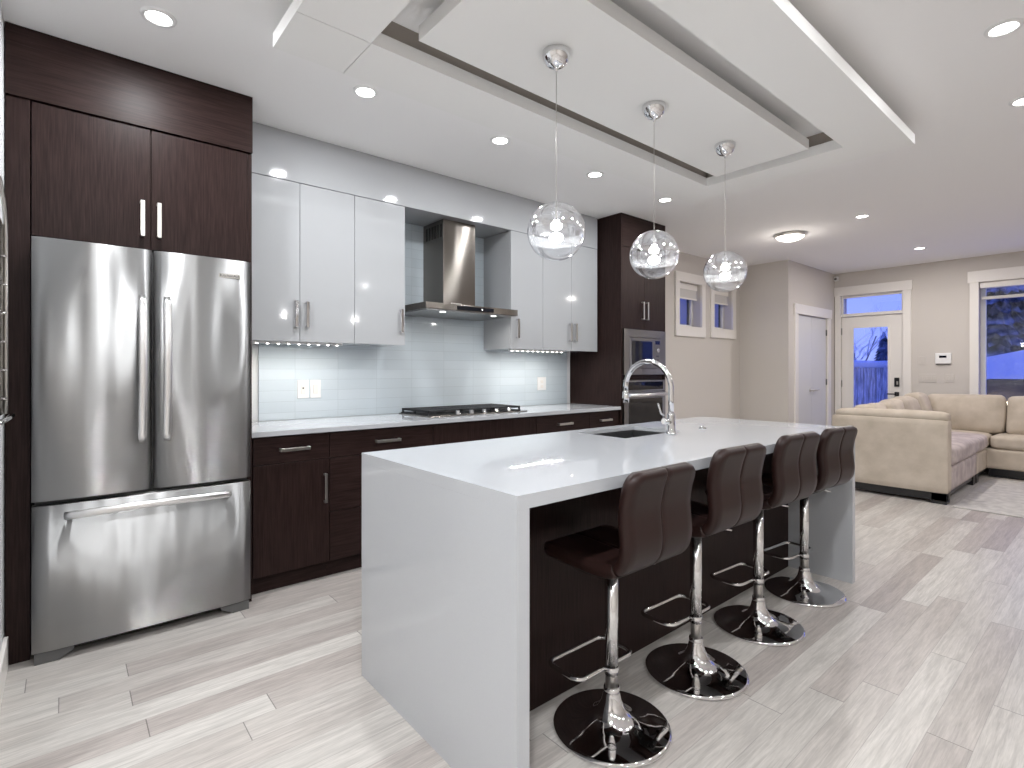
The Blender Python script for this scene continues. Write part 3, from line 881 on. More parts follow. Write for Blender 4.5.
t = thing('microwave', 'built-in stainless microwave in the tall dark cabinet above the oven', 'microwave', (4.345, 3.3, 1.215))
mb = MB()
mb.box(4.008, 4.09, 3.112, 3.150, 1.215, 1.650); mb.box(4.60, 4.682, 3.112, 3.150, 1.215, 1.650)
mb.box(4.09, 4.60, 3.112, 3.150, 1.215, 1.275); mb.box(4.09, 4.60, 3.112, 3.150, 1.575, 1.650)
mb.build('trim_frame', 'steel_app', t)
box('body', 'grey_plastic', 4.09, 4.60, 3.13, 3.55, 1.275, 1.575, t)
d = box('door', 'steel_app', 4.093, 4.475, 3.108, 3.13, 1.280, 1.570, t, 0.002, 1)
box('door_window', 'black_glass', 4.125, 4.445, 3.1055, 3.1085, 1.312, 1.540, d)
cp = box('control_panel', 'steel_app', 4.478, 4.597, 3.110, 3.13, 1.280, 1.570, t, 0.002, 1)
box('display', 'black_glass', 4.50, 4.575, 3.1075, 3.1105, 1.515, 1.550, cp)
MB().lathe([(0.022, 0), (0.020, -0.014), (0.004, -0.016)], (4.537, 3.110, 1.455), 20, 'Y').build('knob', 'chrome', cp)
for z in (1.395, 1.36, 1.325): box('button', 'grey_plastic', 4.515, 4.56, 3.1075, 3.1105, z - 0.008, z + 0.008, cp)

t = thing('wall_oven', 'built-in stainless wall oven with black glass door and bar handle below the microwave', 'oven', (4.345, 3.3, 0.53))
box('body', 'grey_plastic', 4.012, 4.678, 3.150, 3.58, 0.53, 1.16, t)
mb = MB()
mb.box(4.010, 4.680, 3.118, 3.149, 1.052, 1.160, 0.002, 1)
cp = mb.build('control_panel', 'steel_app', t)
box('display', 'black_glass', 4.075, 4.645, 3.1155, 3.1185, 1.068, 1.145, cp)
mb = MB()
mb.box(4.010, 4.075, 3.112, 3.149, 0.53, 1.048); mb.box(4.630, 4.680, 3.112, 3.149, 0.53, 1.048)
mb.box(4.075, 4.630, 3.112, 3.149, 0.53, 0.59); mb.box(4.075, 4.630, 3.112, 3.149, 0.985, 1.048)
d = mb.build('door', 'steel_app', t)
box('door_window', 'black_glass', 4.075, 4.630, 3.114, 3.14, 0.59, 0.985, d)
MB().tube([(4.03, 3.065, 1.020), (4.66, 3.065, 1.020)], 0.016, 14).cyl((4.05, 3.115, 1.020), (4.05, 3.065, 1.020), 0.010).cyl((4.64, 3.115, 1.020), (4.64, 3.065, 1.020), 0.010).build('handle', 'handle_steel', d)

# ------------------------------------------------------------------ island
IXa, IXb, IYa, IYb = 0.936, 3.59, 1.086, 2.070
t = thing('island_countertop', 'white quartz waterfall countertop of the kitchen island', 'countertop', (2.32, 1.58, 0))
SX0, SX1, SY0, SY1 = 2.14, 2.64, 1.655, 1.985
mb = MB(); zt0, zt1 = 0.898, 0.918
for (a, b, c, d_) in ((IXa, SX0, IYa, IYb), (SX1, IXb, IYa, IYb), (SX0, SX1, IYa, SY0), (SX0, SX1, SY1, IYb)):
    mb.box(a, b, c, d_, zt0, zt1)
mb.box(IXa, IXb, IYa, IYa + 0.02, 0.878, zt0); mb.box(IXa, IXb, IYb - 0.02, IYb, 0.878, zt0); mb.box(IXa, IXa + 0.045, IYa + 0.02, IYb - 0.02, 0.878, zt0); mb.box(IXb - 0.045, IXb, IYa + 0.02, IYb - 0.02, 0.878, zt0)
mb.build('slab', 'quartz', t)
box('end_panel', 'quartz', IXa, IXa + 0.045, IYa, IYb, 0, 0.8778, t)
box('end_panel', 'quartz', IXb - 0.045, IXb, IYa, IYb, 0, 0.8778, t)
t = thing('island_cabinet', 'dark espresso island cabinet between the two white waterfall ends', 'cabinet', (2.32, 1.72, 0))
box('back_panel', 'wood', IXa + 0.046, IXb - 0.046, 1.448, 1.462, 0.0, 0.877, t)
mb = MB()
mb.box(IXa + 0.046, SX0 - 0.04, 1.4625, 2.03, 0.1, 0.877); mb.box(SX1 + 0.04, IXb - 0.046, 1.4625, 2.03, 0.1, 0.877)
mb.box(SX0 - 0.04, SX1 + 0.04, 1.4625, 2.03, 0.1, 0.60); mb.box(IXa + 0.046, IXb - 0.046, 1.47, 1.97, 0, 0.1)
mb.build('body', 'wood', t)
for k in range(5):
    w_ = (IXb - IXa - 0.10) / 5; a = IXa + 0.05 + k * w_
    d = box('door', 'wood', a + 0.002, a + w_ - 0.002, 2.031, 2.05, 0.105, 0.872, t, 0.001, 1)
    bar_handle(d, (a + 0.06, 2.05, 0.62), (a + 0.06, 2.05, 0.80), (0, 1, 0), w=0.014)

t = thing('kitchen_sink', 'undermount stainless steel sink in the island beside the faucet', 'sink', (2.375, 1.83, 0.68))
mb = MB(); zb = 0.68; zz = 0.8975
bw = 0.004
mb.box(SX0 - 0.012, SX1 + 0.012, SY0 - 0.012, SY0 - 0.002, zb, zz); mb.box(SX0 - 0.012, SX1 + 0.012, SY1 + 0.002, SY1 + 0.012, zb, zz)
mb.box(SX0 - 0.012, SX0 - 0.002, SY0 - 0.002, SY1 + 0.002, zb, zz); mb.box(SX1 + 0.002, SX1 + 0.012, SY0 - 0.002, SY1 + 0.002, zb, zz)
mb.box(SX0 - 0.012, SX1 + 0.012, SY0 - 0.012, SY1 + 0.012, zb - 0.005, zb)
mb.build('basin', 'sink_steel', t)
MB().lathe([(0.045, 0), (0.043, 0.003), (0.030, 0.003), (0.028, 0.0015)], (2.375, 1.83, zb), 24).build('drain', 'chrome', t)

# faucet
FX, FY = 2.465, 1.605
t = thing('kitchen_faucet', 'tall chrome gooseneck faucet with side lever on the island', 'faucet', (FX, FY, 0.918))
MB().lathe([(0.030, 0), (0.030, 0.006), (0.024, 0.012), (0.022, 0.014), (0.022, 0.10), (0.019, 0.112)], (FX, FY, 0.9185), 28).build('base', 'chrome', t)
pts = [(FX, FY, 1.028), (FX, FY, 1.10), (FX, FY, 1.17)]
R_ = 0.142
for k in range(1, 17):
    a = PI - PI * 1.05 * k / 16
    pts.append((FX - 0.02 * k / 16, FY + R_ + R_ * math.cos(a), 1.165 + R_ * math.sin(a)))
MB().tube(pts, 0.0145, 16).build('spout', 'chrome', t)
e_ = Vector(pts[-1]); dr = (Vector(pts[-1]) - Vector(pts[-2])).normalized()
MB().tube([e_, e_ + dr * 0.01, e_ + dr * 0.04, e_ + dr * 0.07], [0.0145, 0.018, 0.020, 0.017], 16).build('spray_head', 'chrome', t)
mb = MB(); mb.tube([(FX - 0.015, FY, 0.985), (FX - 0.055, FY + 0.01, 0.99)], 0.017, 16)
hb = mb.build('lever_hub', 'chrome', t)
MB().tube([(FX - 0.05, FY + 0.01, 1.020), (FX - 0.062, FY + 0.02, 1.03), (FX - 0.075, FY + 0.03, 1.085)], [0.007, 0.006, 0.005], 10).build('lever', 'chrome', hb)
tag(MB().lathe([(0.022, 0), (0.022, 0.004), (0.016, 0.007), (0.016, 0.012), (0.003, 0.014)], (2.825, 1.63, 0.9183), 24).build('disposal_button', 'chrome'), 'small round chrome button on the island top right of the faucet', 'button')

# ------------------------------------------------------------------ bar stools
def make_stool(cx, cy, label):
    t = thing('bar_stool', label, 'bar stool', (cx, cy, 0), 'brown leather bar stools along the island')
    seg = 56
    prof = [(0.203, 0.0), (0.207, 0.004), (0.205, 0.010), (0.195, 0.014), (0.14, 0.021), (0.10, 0.030), (0.07, 0.045), (0.048, 0.068), (0.035, 0.095), (0.029, 0.12), (0.027, 0.128), (0.020, 0.130)]
    MB().lathe(prof, (cx, cy, 0), seg).build('base', 'chrome', t)
    MB().lathe([(0.026, 0.0), (0.028, 0.004), (0.028, 0.022), (0.026, 0.026)], (cx, cy, 0.118), 28).build('collar', 'chrome', t)
    MB().lathe([(0.0215, 0.12), (0.0215, 0.30)], (cx, cy, 0), 28).build('pole', 'nickel', t)
    MB().lathe([(0.0235, 0.185), (0.0235, 0.575)], (cx, cy, 0), 28).build('sleeve', 'sleeve', t)
    # footrest: rounded rectangle loop in front of the pole
    hw, y0, y1, z, rr = 0.15, 0.018, 0.175, 0.205, 0.035
    loop = []
    for (ccx, ccy, a0) in ((hw - rr, y1 - rr, 0), (-hw + rr, y1 - rr, PI / 2), (-hw + rr, y0 + rr, PI), (hw - rr, y0 + rr, 1.5 * PI)):
        for k in range(7):
            a = a0 + PI / 2 * k / 6
            loop.append((cx + ccx + rr * math.cos(a), cy + ccy + rr * math.sin(a), z))
    f = MB().tube(loop, 0.0085, 10, closed=True).build('footrest', 'chrome', t)
    MB().lathe([(0.0245, -0.010), (0.0255, -0.009), (0.0255, 0.009), (0.0245, 0.010)], (cx, cy, z), 24).build('clamp', 'chrome', f)
    # under-seat mount and lever
    mb = MB().box(cx - 0.07, cx + 0.07, cy - 0.08, cy + 0.08, 0.575, 0.588)
    mb.lathe([(0.03, 0.555), (0.035, 0.576)], (cx, cy, 0), 20)
    mb.build('mount', 'black_plastic', t)
    MB().tube([(cx + 0.03, cy - 0.02, 0.568), (cx + 0.12, cy - 0.05, 0.566), (cx + 0.165, cy - 0.065, 0.555)], 0.005, 8).build('height_lever', 'chrome', t)
    # shell: profile of centre line
    raw = [(0.185, 0.612), (0.16, 0.622), (0.10, 0.622), (0.03, 0.618), (-0.05, 0.616), (-0.11, 0.620), (-0.155, 0.634), (-0.182, 0.665), (-0.192, 0.71), (-0.188, 0.76), (-0.185, 0.81), (-0.192, 0.86), (-0.204, 0.905), (-0.219, 0.946)]
    # resample with Catmull-Rom
    P = []
    for i in range(len(raw) - 1):
        p0 = raw[max(i - 1, 0)]; p1 = raw[i]; p2 = raw[i + 1]; p3 = raw[min(i + 2, len(raw) - 1)]
        for k in range(4):
            u = k / 4
            P.append(tuple(0.5 * ((2 * p1[j]) + (-p0[j] + p2[j]) * u + (2 * p0[j] - 5 * p1[j] + 4 * p2[j] - p3[j]) * u * u + (-p0[j] + 3 * p1[j] - 3 * p2[j] + p3[j]) * u ** 3) for j in (0, 1)))
    P.append(raw[-1])
    L = [0]
    for i in range(1, len(P)): L.append(L[-1] + math.hypot(P[i][0] - P[i - 1][0], P[i][1] - P[i - 1][1]))
    tot = L[-1]
    def mk(i0, i1, name, m='leather'):
        mb = MB(); nx = 24; rings = []
        for i in range(i0, i1 + 1):
            s = L[i]; e = min(s, tot - s)
            rc = 0.055
            w = 0.183
            if e < rc: w = 0.183 - rc + math.sqrt(max(0.0, rc ** 2 - (rc - e) ** 2))
            th = 0.022
            if e < 0.02: th = 0.006 + 0.016 * math.sqrt(max(0, 1 - (1 - e / 0.02) ** 2))
            a = P[max(i - 1, 0)]; b = P[min(i + 1, len(P) - 1)]
            tx, tz = b[0] - a[0], b[1] - a[1]; ln = math.hypot(tx, tz); nxv, nzv = -tz / ln, tx / ln   # normal
            ring = []
            def off(x):
                q = abs(x) / w
                t_ = th * (1 - 0.75 * max(0, (q - 0.92) / 0.08) ** 2)
                dx = abs(x)
                t_ -= 0.007 * math.exp(-(dx / 0.004) ** 2)
                return t_
            xs = [-1, -0.985, -0.96, -0.92, -0.75, -0.6, -0.45, -0.3, -0.15, -0.06, -0.03, -0.012, 0, 0.012, 0.03, 0.06, 0.15, 0.3, 0.45, 0.6, 0.75, 0.92, 0.96, 0.985, 1]
            for x in xs:
                o_ = off(x * w); ring.append((cx + x * w, cy + P[i][0] + nxv * o_, P[i][1] + nzv * o_))
            for x in reversed(xs):
                o_ = off(x * w); ring.append((cx + x * w, cy + P[i][0] - nxv * o_, P[i][1] - nzv * o_))
            rings.append(ring)
        rr = mb.grid(rings, closed_v=True)
        mb.cap(rr[0]); mb.cap(rr[-1])
        return mb.build(name, m, t)
    split = 24
    mk(0, split, 'seat'); mk(split, len(P) - 1, 'backrest')
    return t
s1 = make_stool(1.478, 1.203, 'brown leather bar stool nearest the camera, first from the near white island end')
def stool_copy(x, y, dz, dy, rz, label):
    o = dup(s1, (x, y, 0), label)
    o.rotation_euler = (0, 0, rz)
    for c in o.children:
        if c.name.split('.')[0] in ('seat', 'backrest', 'mount', 'height_lever', 'sleeve', 'footrest'):
            c.location.z += dz
        if c.name.split('.')[0] in ('seat', 'backrest'):
            c.location.y += dy
stool_copy(2.020, 1.196, 0.018, 0.012, -0.03, 'brown leather bar stool second from the near white island end')
stool_copy(2.615, 1.210, 0.020, 0.012, -0.06, 'brown leather bar stool third from the near white island end')
stool_copy(3.205, 1.222, 0.006, 0.022, -0.08, 'brown leather bar stool fourth and farthest, in front of the far white island end')

# ------------------------------------------------------------------ pendants
def make_pendant(x, y, label):
    zc, R = 1.844, 0.122
    t = thing('globe_pendant', label, 'pendant light', (x, y, zc), 'globe pendants over the island')
    MB().lathe([(0.060, 0), (0.0595, -0.012), (0.055, -0.030), (0.045, -0.047), (0.030, -0.060), (0.012, -0.067), (0.005, -0.069), (0.004, -0.082)], (x, y, TZ), 36).build('canopy', 'chrome', t)
    MB().cyl((x, y, zc + R - 0.002), (x, y, TZ - 0.07), 0.0017, seg=8).build('cord', 'nickel', t)
    N = 24
    up = [(R * math.cos(a), R * math.sin(a)) for a in [PI / 2 * k / N for k in range(0, N)]] + [(0.012, R)]
    lo = [(max(0.0005, R * math.cos(a)), R * math.sin(a)) for a in [-PI / 2 + PI / 2 * k / N for k in range(0, N + 1)]]
    MB().lathe(up, (x, y, zc), 48, cap=False).build('mirrored_globe_top', 'globe_mirror', t)
    MB().lathe(lo, (x, y, zc), 48, cap=False).build('clear_globe_bottom', 'globe_clear', t)
    rb = R - 0.006
    MB().lathe([(rb * math.cos(a), rb * math.sin(a)) for a in [-PI * 0.13 + PI * 0.13 * k / 8 for k in range(9)]], (x, y, zc), 48, cap=False).build('frosted_band', 'frost', t)
    MB().lathe([(0.0035, -0.008), (0.0035, 0.12)], (x, y, zc), 20).build('stem', 'nickel', t)
    MB().lathe([(0.001, -0.048), (0.016, -0.045), (0.027, -0.035), (0.030, -0.025), (0.025, -0.014), (0.014, -0.008), (0.006, -0.006)], (x, y, zc), 24, cap=False).build('bulb', 'bulb', t)
    return t
p1 = make_pendant(1.584, 1.585, 'half mirrored glass globe pendant hanging nearest the camera, first of three')
pl = [(1.584, 1.585)]
for x, lb in ((2.283, 'half mirrored glass globe pendant in the middle of the three over the island'), (2.998, 'half mirrored glass globe pendant farthest from the camera over the island')):
    dup(p1, (x, 1.585, 1.844), lb); pl.append((x, 1.585))
for x, y in pl:
    lamp('pendant_lamp', 'POINT', (x, y, 1.775), 2.2, 0.02, color=(1, 0.98, 0.95))

# ------------------------------------------------------------------ metal rack on the left wall
t = thing('wall_rack', 'narrow brushed metal rack with curved top on the wall left of the fridge', 'rack', (-0.185, 2.80, 1.07))
mb = MB()
mb.tube([(-0.186, 2.60, 1.96), (-0.182, 2.70, 1.955), (-0.178, 2.78, 1.90), (-0.176, 2.83, 1.82), (-0.176, 2.84, 1.60), (-0.176, 2.84, 1.09)], 0.007, 10)
mb.build('rail', 'nickel', t)
box('back_strip', 'steel_dark', -0.1975, -0.181, 2.60, 2.838, 1.09, 1.82, t, 0.003)
for k in range(6):
    MB().cyl((-0.19, 2.82, 1.15 + k * 0.11), (-0.172, 2.82, 1.15 + k * 0.11), 0.004, seg=8).build('peg', 'chrome', t)
mb = MB(); mb.tube([(-0.193, 2.65, 1.06), (-0.165, 2.80, 1.075), (-0.158, 2.85, 1.082)], 0.009, 10)
mb.build('bottom_bracket', 'chrome', t)

# ------------------------------------------------------------------ wall controls by the entry door
t = thing('thermostat', 'white alarm keypad with a small dark screen on the far wall', 'keypad', (XF, 1.70, 1.33))
MB().box(XF - 0.028, XF - 0.001, 1.615, 1.79, 1.345, 1.49, 0.008).build('housing', 'white_plastic', t)
box('screen', 'black_glass', XF - 0.0295, XF - 0.0275, 1.665, 1.745, 1.425, 1.455, t)
box('ledge', 'grey_plastic', XF - 0.022, XF - 0.001, 1.625, 1.78, 1.333, 1.345, t)
def plate(y0, y1, z0, z1, n, label):
    t = thing('switch_plate', label, 'switch plate', (XF, (y0 + y1) / 2, z0), 'switch plates on the far wall')
    box('plate', 'wall', XF - 0.007, XF - 0.001, y0, y1, z0, z1, t, 0.002, 1)
    for k in range(n):
        yc = y0 + (y1 - y0) * (k + 0.5) / n
        box('rocker', 'wall', XF - 0.011, XF - 0.006, yc - 0.014, yc + 0.014, z0 + 0.03, z1 - 0.03, t, 0.001, 1)
plate(1.775, 1.965, 1.09, 1.205, 4, 'wide pale switch plate with four rockers beside the entry door')
plate(1.585, 1.68, 1.09, 1.205, 2, 'pale double switch plate below the alarm keypad')
plate(1.90, 1.975, 1.33, 1.445, 1, 'pale single wall plate above the wide switch plate')

# ------------------------------------------------------------------ sofa
def soft(mb, x0, x1, y0, y1, z0, z1, rnd=0.06, puff=(0, 0, 0.02), n=12, rot=None, piv=None, wob=0.0, seed=0):
    """soft upholstered block: rounded box with a bulge"""
    rg = random.Random(seed)
    c = Vector(((x0 + x1) / 2, (y0 + y1) / 2, (z0 + z1) / 2)); h = Vector(((x1 - x0) / 2, (y1 - y0) / 2, (z1 - z0) / 2))
    lat = {}; vs = set(); faces_ = []
    def LV(i, j, k):
        if (i, j, k) not in lat:
            lat[(i, j, k)] = mb.bm.verts.new((2 * i / n - 1, 2 * j / n - 1, 2 * k / n - 1)); vs.add(lat[(i, j, k)])
        return lat[(i, j, k)]
    for w in (0, n):
        for i in range(n):
            for j in range(n):
                for f4 in (((w, i, j), (w, i + 1, j), (w, i + 1, j + 1), (w, i, j + 1)), ((i, w, j), (i + 1, w, j), (i + 1, w, j + 1), (i, w, j + 1)), ((i, j, w), (i + 1, j, w), (i + 1, j + 1, w), (i, j + 1, w))):
                    mb.bm.faces.new([LV(*q) for q in f4])
    ph = [rg.uniform(0, 6) for _ in range(6)]
    for v in vs:
        p = v.co.copy()
        # push samples towards edges for even rounding
        p = Vector([math.sin(p[i] * PI / 2) * 0.35 + p[i] * 0.65 for i in range(3)])
        q_ = Vector([p[i] * h[i] for i in range(3)])
        inn = Vector([max(-h[i] + rnd, min(h[i] - rnd, q_[i])) for i in range(3)])
        d_ = q_ - inn
        if d_.length > 1e-6: q_ = inn + d_.normalized() * min(d_.length, rnd) if d_.length > rnd else q_
        b = Vector((puff[0] * p.x * (1 - p.y ** 2) * (1 - p.z ** 2), puff[1] * p.y * (1 - p.x ** 2) * (1 - p.z ** 2), puff[2] * p.z * (1 - p.x ** 2) * (1 - p.y ** 2)))
        q_ = q_ + b
        if wob:
            q_ += Vector((math.sin(7 * q_.z + ph[0] + 5 * q_.y), math.sin(8 * q_.x + ph[1] + 6 * q_.z), math.sin(9 * q_.x + 5 * q_.y + ph[2]))) * wob
        if rot is not None: q_ = rot @ q_
        v.co = c + q_
    for f in {f for v in vs for f in v.link_faces}: f.smooth = True
    return mb

t = thing('sectional_sofa', 'beige suede L-shaped sectional sofa on dark feet in the living area', 'sofa', (7.5, 1.4, 0))
SXa, SYf, SYb = 6.27, 1.14, 2.12
soft(MB(), SXa, SXa + 0.16, SYf, SYb, 0.10, 0.785, 0.02, n=10).build('arm', 'sofa', t)
mb = MB(); soft(mb, SXa + 0.01, SXa + 0.20, SYf + 0.01, SYb - 0.02, 0.76, 0.855, 0.045, (0, 0, 0.01), n=12, wob=0.004)
mb.build('arm_pad', 'sofa', t)
soft(MB(), SXa + 0.165, SXa + 0.21, SYf + 0.03, SYb - 0.05, 0.45, 0.80, 0.02, n=8).build('arm_cushion', 'sofa', t)
soft(MB(), SXa + 0.162, 7.715, SYf + 0.01, 1.94, 0.10, 0.33, 0.015, n=8).build('base', 'seat', t)
soft(MB(), 7.72, 8.32, SYf + 0.01, 1.94, 0.10, 0.33, 0.015, n=8).build('base', 'sofa', t)
soft(MB(), 8.325, 9.04, -0.9, SYb, 0.10, 0.33, 0.015, n=8).build('base', 'sofa', t)
soft(MB(), SXa + 0.162, 8.315, 1.945, SYb, 0.10, 0.74, 0.03, n=10).build('back_frame', 'sofa', t)
soft(MB(), 8.88, 9.05, -0.9, SYb, 0.335, 0.74, 0.03, n=10).build('back_frame', 'sofa', t)
soft(MB(), SXa + 0.212, 7.71, SYf - 0.01, 1.93, 0.335, 0.51, 0.05, (0, 0, 0.025), n=16, wob=0.005).build('seat_cushion', 'seat', t)
soft(MB(), 7.72, 8.325, SYf - 0.005, 1.93, 0.335, 0.50, 0.05, (0, 0, 0.02), n=14, wob=0.004, seed=2).build('seat_cushion', 'seat', t)
soft(MB(), 8.32, 8.87, 0.10, 1.13, 0.335, 0.49, 0.05, (0, 0, 0.02), n=14, seed=3).build('seat_cushion', 'sofa', t)
soft(MB(), 8.335, 8.87, 1.14, 1.93, 0.335, 0.49, 0.05, (0, 0, 0.02), n=14, seed=4).build('seat_cushion', 'sofa', t)
soft(MB(), 8.32, 8.87, -0.9, 0.09, 0.335, 0.49, 0.05, (0, 0, 0.02), n=14, seed=5).build('seat_cushion', 'sofa', t)
box('foot_rail', 'black_plastic', SXa + 0.01, SXa + 0.08, SYf + 0.01, SYb - 0.02, 0.03, 0.10, t)
for (x, y) in ((SXa + 0.01, SYf + 0.01), (SXa + 0.01, SYb - 0.14), (7.57, SYf + 0.02), (7.75, SYf + 0.02), (8.36, 0.2), (8.36, -0.8), (8.9, 2.0), (8.9, -0.8)):
    box('foot', 'black_plastic', x, x + 0.12, y, y + 0.12, 0, 0.10, t, 0.003, 1)
box('foot_rail', 'black_plastic', SXa + 0.13, 7.68, SYf + 0.03, SYf + 0.06, 0.055, 0.10, t)
box('foot_rail', 'black_plastic', 7.77, 8.34, SYf + 0.03, SYf + 0.06, 0.055, 0.10, t)
box('foot_rail', 'black_plastic', 8.34, 8.42, 0.32, SYf, 0.012, 0.10, t)

def cushion(name, x0, x1, y0, y1, z0, z1, ang, ax, label, m='sofa', seed=0, puff=0.05):
    R = Matrix.Rotation(ang, 3, ax)
    pf = (puff, 0.01, 0.015) if (x1 - x0) < (y1 - y0) else (0.01, puff, 0.015)
    mb = MB(); soft(mb, x0, x1, y0, y1, z0, z1, 0.05, pf, n=14, rot=R, wob=0.010, seed=seed)
    return tag(mb.build(name, m), label, 'cushion', 'loose back cushions of the sectional sofa')
cushion('sofa_cushion', 6.40, 7.00, 1.78, 1.96, 0.50, 0.885, -0.12, 'X', 'pale back cushion nearest the sofa arm, its rumpled top showing over the arm', seed=1)
cushion('sofa_cushion', 7.02, 7.60, 1.76, 1.94, 0.50, 0.90, -0.15, 'X', 'beige back cushion second from the sofa arm, slumped to the right', seed=2)
cushion('sofa_cushion', 7.62, 8.18, 1.76, 1.94, 0.50, 0.915, -0.15, 'X', 'beige back cushion third from the sofa arm, beside the corner', seed=3)
cushion('sofa_cushion', 8.22, 8.60, 1.73, 1.92, 0.50, 0.95, -0.18, 'X', 'beige back cushion tucked into the sofa corner', seed=4)
cushion('sofa_cushion', 8.60, 8.80, 1.04, 1.80, 0.485, 0.945, 0.14, 'Y', 'large beige back cushion under the big window, left of the vertical join', seed=5)
cushion('sofa_cushion', 8.60, 8.80, 0.33, 1.02, 0.485, 0.945, 0.14, 'Y', 'large beige back cushion under the big window, right of the vertical join', seed=6)
cushion('sofa_cushion', 8.60, 8.80, -0.40, 0.31, 0.485, 0.945, 0.14, 'Y', 'large beige back cushion outside the picture at the right end of the sofa', seed=7)

mb = MB(); mb.box(6.22, 8.15, -1.6, 1.10, 0.0005, 0.010, 0.003, 1)
tag(mb.build('area_rug', 'rug'), 'pale grey mottled area rug on the floor in front of the sofa', 'rug')

# ------------------------------------------------------------------ outdoors
tag(box('snowy_ground', 'snow', XF + 0.26, 60, -30, 30, -0.6, -0.3), 'snow covered ground outside beyond the entry door', 'snow', kind='stuff')
tag(box('snowy_ground', 'snow', -10, XF + 0.25, 4.06, 30, -0.6, -0.3), 'snow covered ground outside the small side windows', 'snow', kind='stuff')
t = thing('snowy_fence', 'weathered board fence with a snow cap outside the entry door', 'fence', (11.5, 3.9, -0.3))
mb = MB()
for k in range(34):
    y = 2.25 + k * 0.1; mb.box(11.5, 11.53 + 0.006 * (k % 3), y, y + 0.088, -0.3, 1.32 + 0.02 * math.sin(k * 2.1))
mb.build('board_panel', 'fence', t)
mb = MB(); soft(mb, 11.42, 11.62, 2.2, 5.7, 1.32, 1.43, 0.04, (0, 0, 0.01), n=20, wob=0.01); mb.build('snow_cap', 'snow', t)

def bare_tree(x, y, h, label, seed):
    rg = random.Random(seed)
    t = thing('bare_tree', label, 'tree', (x, y, -0.3), 'frosted bare trees outside')
    tk = MB(); tw = MB()
    def branch(p, d, ln, r, lv):
        q = p + d * ln; m = p.lerp(q, 0.5) + Vector((rg.uniform(-1, 1), rg.uniform(-1, 1), 0)) * ln * 0.08
        (tk if lv < 2 else tw).tube([p, m, q], [r, r * 0.8, r * 0.6], 5 if lv > 0 else 8)
        if lv < 4:
            for k in range(4 if lv < 3 else 3):
                nd = (d + Vector((rg.uniform(-1, 1), rg.uniform(-1, 1), rg.uniform(-0.3, 0.7))) * 0.9).normalized()
                branch(p.lerp(q, rg.uniform(0.45, 1.0)), nd, ln * rg.uniform(0.5, 0.75), r * 0.5, lv + 1)
    branch(Vector((x, y, -0.3)), Vector((0, 0, 1)), h * 0.42, 0.045, 0)
    tk.build('trunk', 'bark', t); tw.build('twigs', 'frosty', t)
bare_tree(14.6, 4.4, 3.9, 'frosted bare tree outside, seen through the entry door glass', 3)
bare_tree(17.5, 5.2, 3.9, 'frosted bare tree farther outside behind the fence', 5)

def conifer(x, y, h, label, seed):
    rg = random.Random(seed)
    t = thing('evergreen_tree', label, 'tree', (x, y, -0.3), 'dark evergreens outside')
    mb = MB(); nl = 20
    for k in range(nl):
        z0 = -0.1 + h * 0.9 * k / nl; r0 = h * 0.215 * (1 - k / nl) + 0.12; pts = []
        ph = rg.uniform(0, 6)
        seg = 40; jit = [rg.uniform(-0.12, 0.12) + (0.16 if q % 2 else -0.16) for q in range(seg)]
        row0 = [(x + r0 * (1 + jit[q]) * math.cos(2 * PI * q / seg + ph), y + r0 * (1 + jit[q]) * math.sin(2 * PI * q / seg + ph), z0 + (rg.uniform(-0.12, 0.03) - 0.5 * jit[q]) * h / 9) for q in range(seg)]
        row1 = [(x + 0.05 * math.cos(2 * PI * q / seg), y + 0.05 * math.sin(2 * PI * q / seg), z0 + h * 0.12) for q in range(seg)]
        mb.grid([row0, row1], closed_v=True, smooth=False)
    mb.build('foliage', 'evergreen', t)
    MB().cyl((x, y, -0.3), (x, y, 0.5), 0.12, seg=8).build('trunk', 'bark', t)
k = 0
places = ['left of', 'behind', 'right of', 'far behind', 'beside']
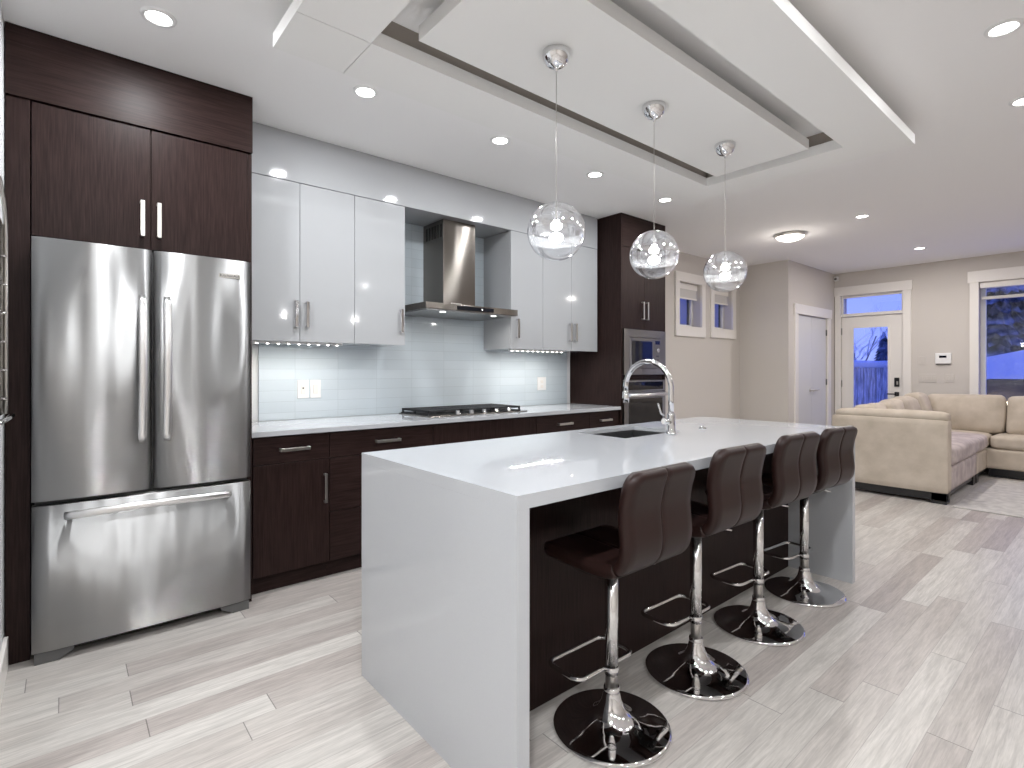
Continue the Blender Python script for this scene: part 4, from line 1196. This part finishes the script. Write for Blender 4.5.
for (x, y, h) in ((30.5, 8.0, 3.3), (30, 10.2, 3.7), (29, 5.9, 3.6), (24.5, 3.0, 8), (26.0, -1.8, 9), (31, 1.0, 10), (24, -7.2, 9), (30, 12.6, 4.6), (36, 14.5, 6), (33, 5.4, 9)):
    conifer(x, y, h, 'dark evergreen tree in the blue dusk outside the large window', 20 + k); k += 1
for o in bpy.data.objects:
    if o.name.startswith('evergreen_tree') and o.parent is None: o['label'] = 'dark evergreen tree standing in the blue dusk beyond the fence and shed'

t = thing('snowy_shed', 'low shed with a snow covered sloping roof outside the large window', 'shed', (15.2, -0.5, -0.3))
box('wall', 'dark_wall', 14.5, 17.2, -4.2, 2.05, -0.3, 1.06, t)
mb = MB(); mb.prism([(-4.5, 2.22), (-1.0, 2.22), (2.3, 1.45), (2.3, 1.08), (-4.5, 1.08)], 14.3, 17.4, 'YZ'); mb.build('snow_roof', 'snow', t)
t = thing('street_lamp', 'lit street lamp glowing outside through the large window', 'street lamp', (17.9, 0.9, -0.3))
MB().cyl((17.9, 0.9, -0.3), (17.9, 0.9, 2.35), 0.04, seg=10).build('pole', 'bark', t)
MB().lathe([(0.01, 0), (0.09, 0.03), (0.10, 0.1), (0.02, 0.14)], (17.9, 0.9, 2.35), 16, cap=False).build('lamp_head', 'outlamp', t)

t = thing('wall_lantern', 'warm glowing lantern on the shed wall outside the large window', 'lantern', (14.44, 1.75, 0.45))
box('bracket', 'bark', 14.46, 14.498, 1.73, 1.77, 0.62, 0.66, t)
MB().lathe([(0.04, 0), (0.06, 0.03), (0.06, 0.14), (0.03, 0.18)], (14.42, 1.75, 0.48), 14).build('lamp_glass', 'outlamp', t)
lamp('lantern_lamp', 'POINT', (14.3, 1.75, 0.55), 8, 0.06, color=(1, 0.8, 0.5))
t = thing('neighbour_house', 'neighbouring house with pale lap siding outside the small side windows', 'house', (13.5, 9.4, -0.3))
mb = MB()
for q in range(30):  # lap boards
    z = -0.3 + q * 0.16
    mb.prism([(9.2, z), (9.2 - 0.03, z), (9.2 - 0.008, z + 0.16), (9.2, z + 0.16)], 5.0, 22.0, 'YZ')
mb.box(5.0, 22.0, 9.2, 9.5, -0.3, 4.5)
mb.build('wall', 'siding', t)
box('roof', 'snow', 4.6, 22.4, 8.8, 11.5, 4.501, 4.8, t)
